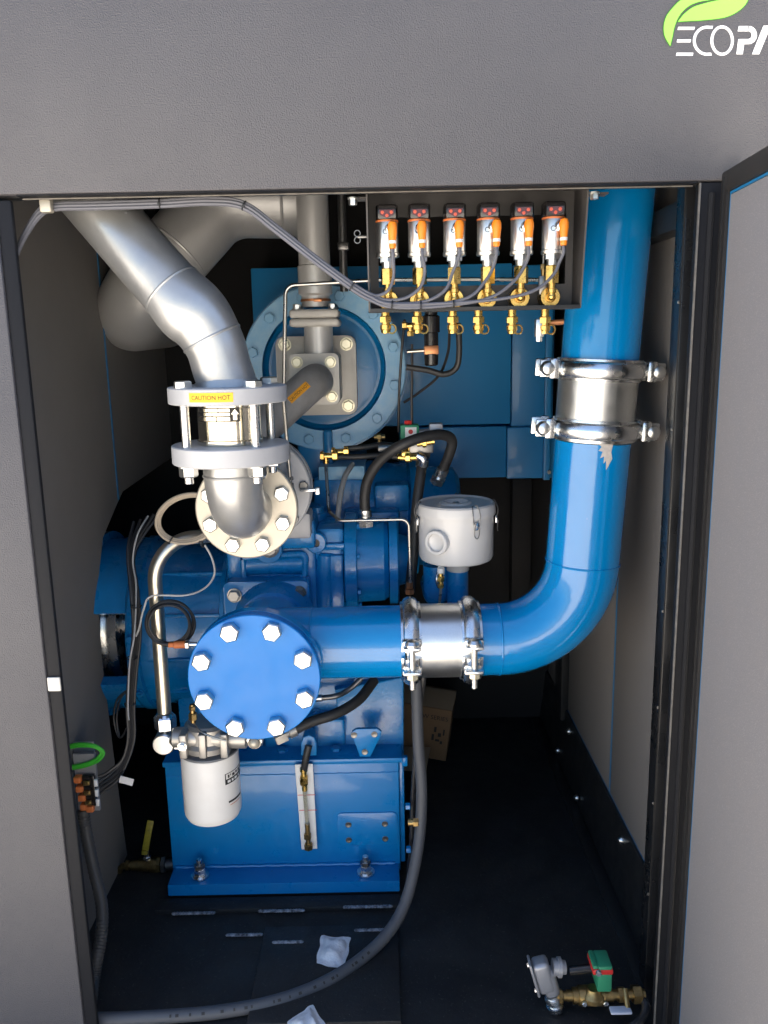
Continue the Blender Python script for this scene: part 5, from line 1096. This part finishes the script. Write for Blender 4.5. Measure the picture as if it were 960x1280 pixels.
packet([PZ(391,1258,zf_),PZ(410,1288,zf_),PZ(375,1312,zf_),PZ(358,1280,zf_)], 'white paper packet at the very bottom beside the grey conduit', FL+0.0185)

# cardboard box behind the tank
cb = thing('cardboard_box', 'open brown cardboard box on the floor behind the sump tank', 'box', Vector((P(541,930,1.16).x,1.25,FL)))
bq = PZ(546,958,FL)
bx0, bx1, by0, by1 = P(496,930,1.16).x, P(561,930,1.16).x, 1.16, 1.34
bz0, bz1 = P(530,936,1.16).z, P(530,889,1.16).z
part(cb, 'carton', MB().bb((bx0,by0,FL+0.002), (bx1,by1,bz1), 0.003), 'cardboard')
part(cb, 'top_flap', MB().prism([(bx0,by0+0.002,bz1+0.001),(bx1,by0+0.002,bz1+0.001),(bx1+0.004,by0+0.06,bz1+0.045),(bx0,by0+0.06,bz1+0.045)], (0,0.004,0.001)), 'cardboard_tape')
part(cb, 'loose_flap', MB().prism([(bx0-0.0,by0-0.02,bz0-0.02),(P(541,950,by0-0.02).x,by0-0.02,bz0+0.00),(P(541,960,by0-0.06).x,by0-0.07,bz0-0.07),(bx0,by0-0.09,bz0-0.11)], (0,0.004,0.002)), 'cardboard_tape')
mb = MB(); text_into(mb, 'W SERIES', 0.016, lambda x, y: Vector((P(541,902,by0).x+x, by0-0.0012, P(541,900,by0).z+y)), 1.0); part(cb, 'lettering', mb, 'ink_black')
for (x, y, w_, h_) in [(543,915,3,7),(549,921,4,5),(554,917,2,8),(541,925,3,8),(547,928,5,3),(552,930,3,4)]:
    q = P(x,y,by0-0.0008); m_ = MP(q); part(cb, 'printed_mark', MB().bb((q.x-w_*m_/2,by0-0.0008,q.z-h_*m_/2), (q.x+w_*m_/2,by0-0.0004,q.z+h_*m_/2)), 'ink_black')

cb.rotation_euler = (0, R(7), R(-10)); cb.location.z += 0.012; cb.location.x += 0.005
# drain ball valve left of the tank
q = P(184,1080,0.56); q.y = 0.60
q = P(184,1081,0.58)
bv = thing('ball_valve', 'brass ball valve with yellow lever left of the sump tank', 'valve', q-Z_*0.03)
part(bv, 'body', MB().lathe(q-X_*0.045, X_, [(0,0.010),(0.001,0.014),(0.02,0.014),(0.021,0.0165),(0.05,0.018),(0.058,0.021),(0.075,0.021),(0.076,0.017),(0.085,0.017),(0.085,0)], 20).hexa(q+X_*0.026, X_, 0.038, 0.014), 'brass_old')
part(bv, 'inlet_nipple', MB().cyl(q+X_*0.036, (tx0+0.002,q.y,q.z), 0.015, 18).hexa(q+X_*0.042, X_, 0.04, 0.012), 'steel_dark')
part(bv, 'outlet_elbow', MB().tube(fillet([q-X_*0.04, q-X_*0.075-Z_*0.002, q-X_*0.085-Z_*0.04], 0.02, 6), 0.009, 14).hexa(q-X_*0.05, -X_, 0.026, 0.010), 'brass_old')
part(bv, 'stem', MB().cyl(q+Z_*0.014+X_*0.002, q+Z_*0.052+X_*0.002, 0.008, 14).hexa(q+Z_*0.018+X_*0.002, Z_, 0.02, 0.010), 'zinc')
a0_ = q+Vector((0.0,-0.006,0.050)); ld_ = Vector((0.020,0.006,0.086)).normalized()
part(bv, 'lever', MB().box(a0_+ld_*0.045, (0.019,0.0045,0.09), 0.002, 2, Matrix((Vector((1,0,0))-ld_*ld_.x, Vector((0,1,0)), ld_)).transposed()).box(a0_-ld_*0.006, (0.016,0.012,0.012), 0.002), 'lever_yellow')

# solenoid drain at the bottom right
sY = 0.055
q = P(740,1244,sY)
sv2 = thing('drain_solenoid', 'green topped brass solenoid valve at the bottom right', 'solenoid valve', q-Z_*0.03)
part(sv2, 'valve_body', MB().lathe(q-X_*0.055, X_, [(0,0.012),(0.012,0.012),(0.0125,0.017),(0.024,0.017),(0.025,0.020),(0.04,0.021),(0.08,0.021),(0.081,0.014),(0.10,0.014),(0.10,0)], 24).lathe(q-Y_*0.008, Z_, [(0,0.024),(0.010,0.024),(0.018,0.016),(0.026,0.013),(0.026,0)], 24), 'brass_old')
for s_ in (-0.022, 0.024): bolt(sv2, q+Vector((s_,-0.022,0.0)), -Y_, 0.010, 0.005, 'zinc', washer=False)
part(sv2, 'outlet_nipple', MB().cyl(q+X_*0.044, q+X_*0.115, 0.011, 18).hexa(q+X_*0.056, X_, 0.028, 0.018).hexa(q+X_*0.088, X_, 0.034, 0.020), 'brass_old')
part(sv2, 'inlet_nipple', MB().cyl(q-X_*0.054, q-X_*0.078, 0.010, 16).hexa(q-X_*0.074, X_, 0.026, 0.010), 'brass_old')
cz = q+Vector((0.010,0.006,0.054))
part(sv2, 'coil', MB().bb(cz+Vector((-0.004,-0.026,-0.03)), cz+Vector((0.027,0.026,0.034)), 0.004).bb(cz+Vector((-0.014,-0.024,0.012)), cz+Vector((-0.003,0.026,0.034)), 0.003), 'coil_green')
part(sv2, 'red_band', MB().bb(cz+Vector((-0.0155,-0.0275,0.014)), cz+Vector((0.0285,0.0275,0.027)), 0.003), 'label_red')
part(sv2, 'coil_screw', MB().lathe(cz+Vector((-0.004,-0.0278,0.021)), -Y_, [(0,0.007),(0.004,0.006),(0.005,0)], 16), 'zinc')
part(sv2, 'lead_tube', MB().cyl(cz+Vector((-0.060,0.0,0.004)), cz+Vector((-0.004,0.0,0.010)), 0.0095, 16), 'head_black')
gq = P(680,1221,sY)
cbx = thing('conduit_body', 'grey die cast conduit body with zinc connectors at the bottom right', 'conduit', gq-Z_*0.05)
fx = Vector((0.26,0,-0.965)).normalized(); fn = Vector((0.965,0,0.26))
rotg = Matrix((fn, Vector((0,1,0)).copy(), -fx)).transposed()
part(cbx, 'body', MB().box(gq+Vector((-0.002,0,0.006)), (0.036,0.038,0.075), 0.009, 3, rotg).box(gq+Vector((0.012,0,-0.012)), (0.034,0.034,0.066), 0.012, 3, rotg), 'die_cast')
part(cbx, 'cover', MB().box(gq+Vector((-0.023,-0.002,0.004)), (0.006,0.036,0.082), 0.0025, 2, rotg), 'die_cast')
for s_ in (-1, 1): bolt(cbx, gq+Vector((-0.026,-0.006,0.004))-fx*0.033*s_, -fn, 0.008, 0.004, 'zinc', washer=False)
part(cbx, 'side_connector', MB().lathe(gq+Vector((0.018,0,0.024)), Vector((1,0,-0.05)), [(0,0.018),(0.010,0.018),(0.011,0.021),(0.018,0.021),(0.019,0.015),(0.028,0.014),(0.028,0)], 22), 'die_cast')
be = gq+fx*0.050+Vector((0.006,0,0))
part(cbx, 'lower_connector', MB().lathe(be-fx*0.004, fx, [(0,0.014),(0.006,0.014),(0.007,0.018),(0.014,0.018),(0.015,0.015),(0.026,0.015),(0.027,0.019),(0.038,0.018),(0.042,0.012),(0.042,0)], 20), 'zinc')
part(cbx, 'lead', MB().tube(cr([be+fx*0.036, be+fx*0.05, be+fx*0.06+Vector((-0.003,-0.02,-0.008))], 5), 0.007, 10), 'cable_black')
lv = P(776,1262,sY-0.03)
hb = thing('handle_valve', 'blunt pale blue lever under the brass pipe at the bottom right', 'valve', lv-Z_*0.01)
part(hb, 'lever', MB().bb(lv+Vector((-0.024,-0.012,-0.0035)), lv+Vector((0.022,0.008,0.0035)), 0.003), 'lever_white')
part(hb, 'stem', MB().cyl(lv+Vector((0.016,0.004,0)), lv+Vector((0.016,0.03,0.026)), 0.006, 12), 'brass_old')
cable('drain_tube', [P(800,1245,sY),P(807,1256,sY-0.02),P(804,1270,sY-0.04),P(790,1284,sY-0.06),P(770,1296,sY-0.07)], 0.009, 'cable_black', 'black hose curling from the brass pipe at the bottom right', 'hose')
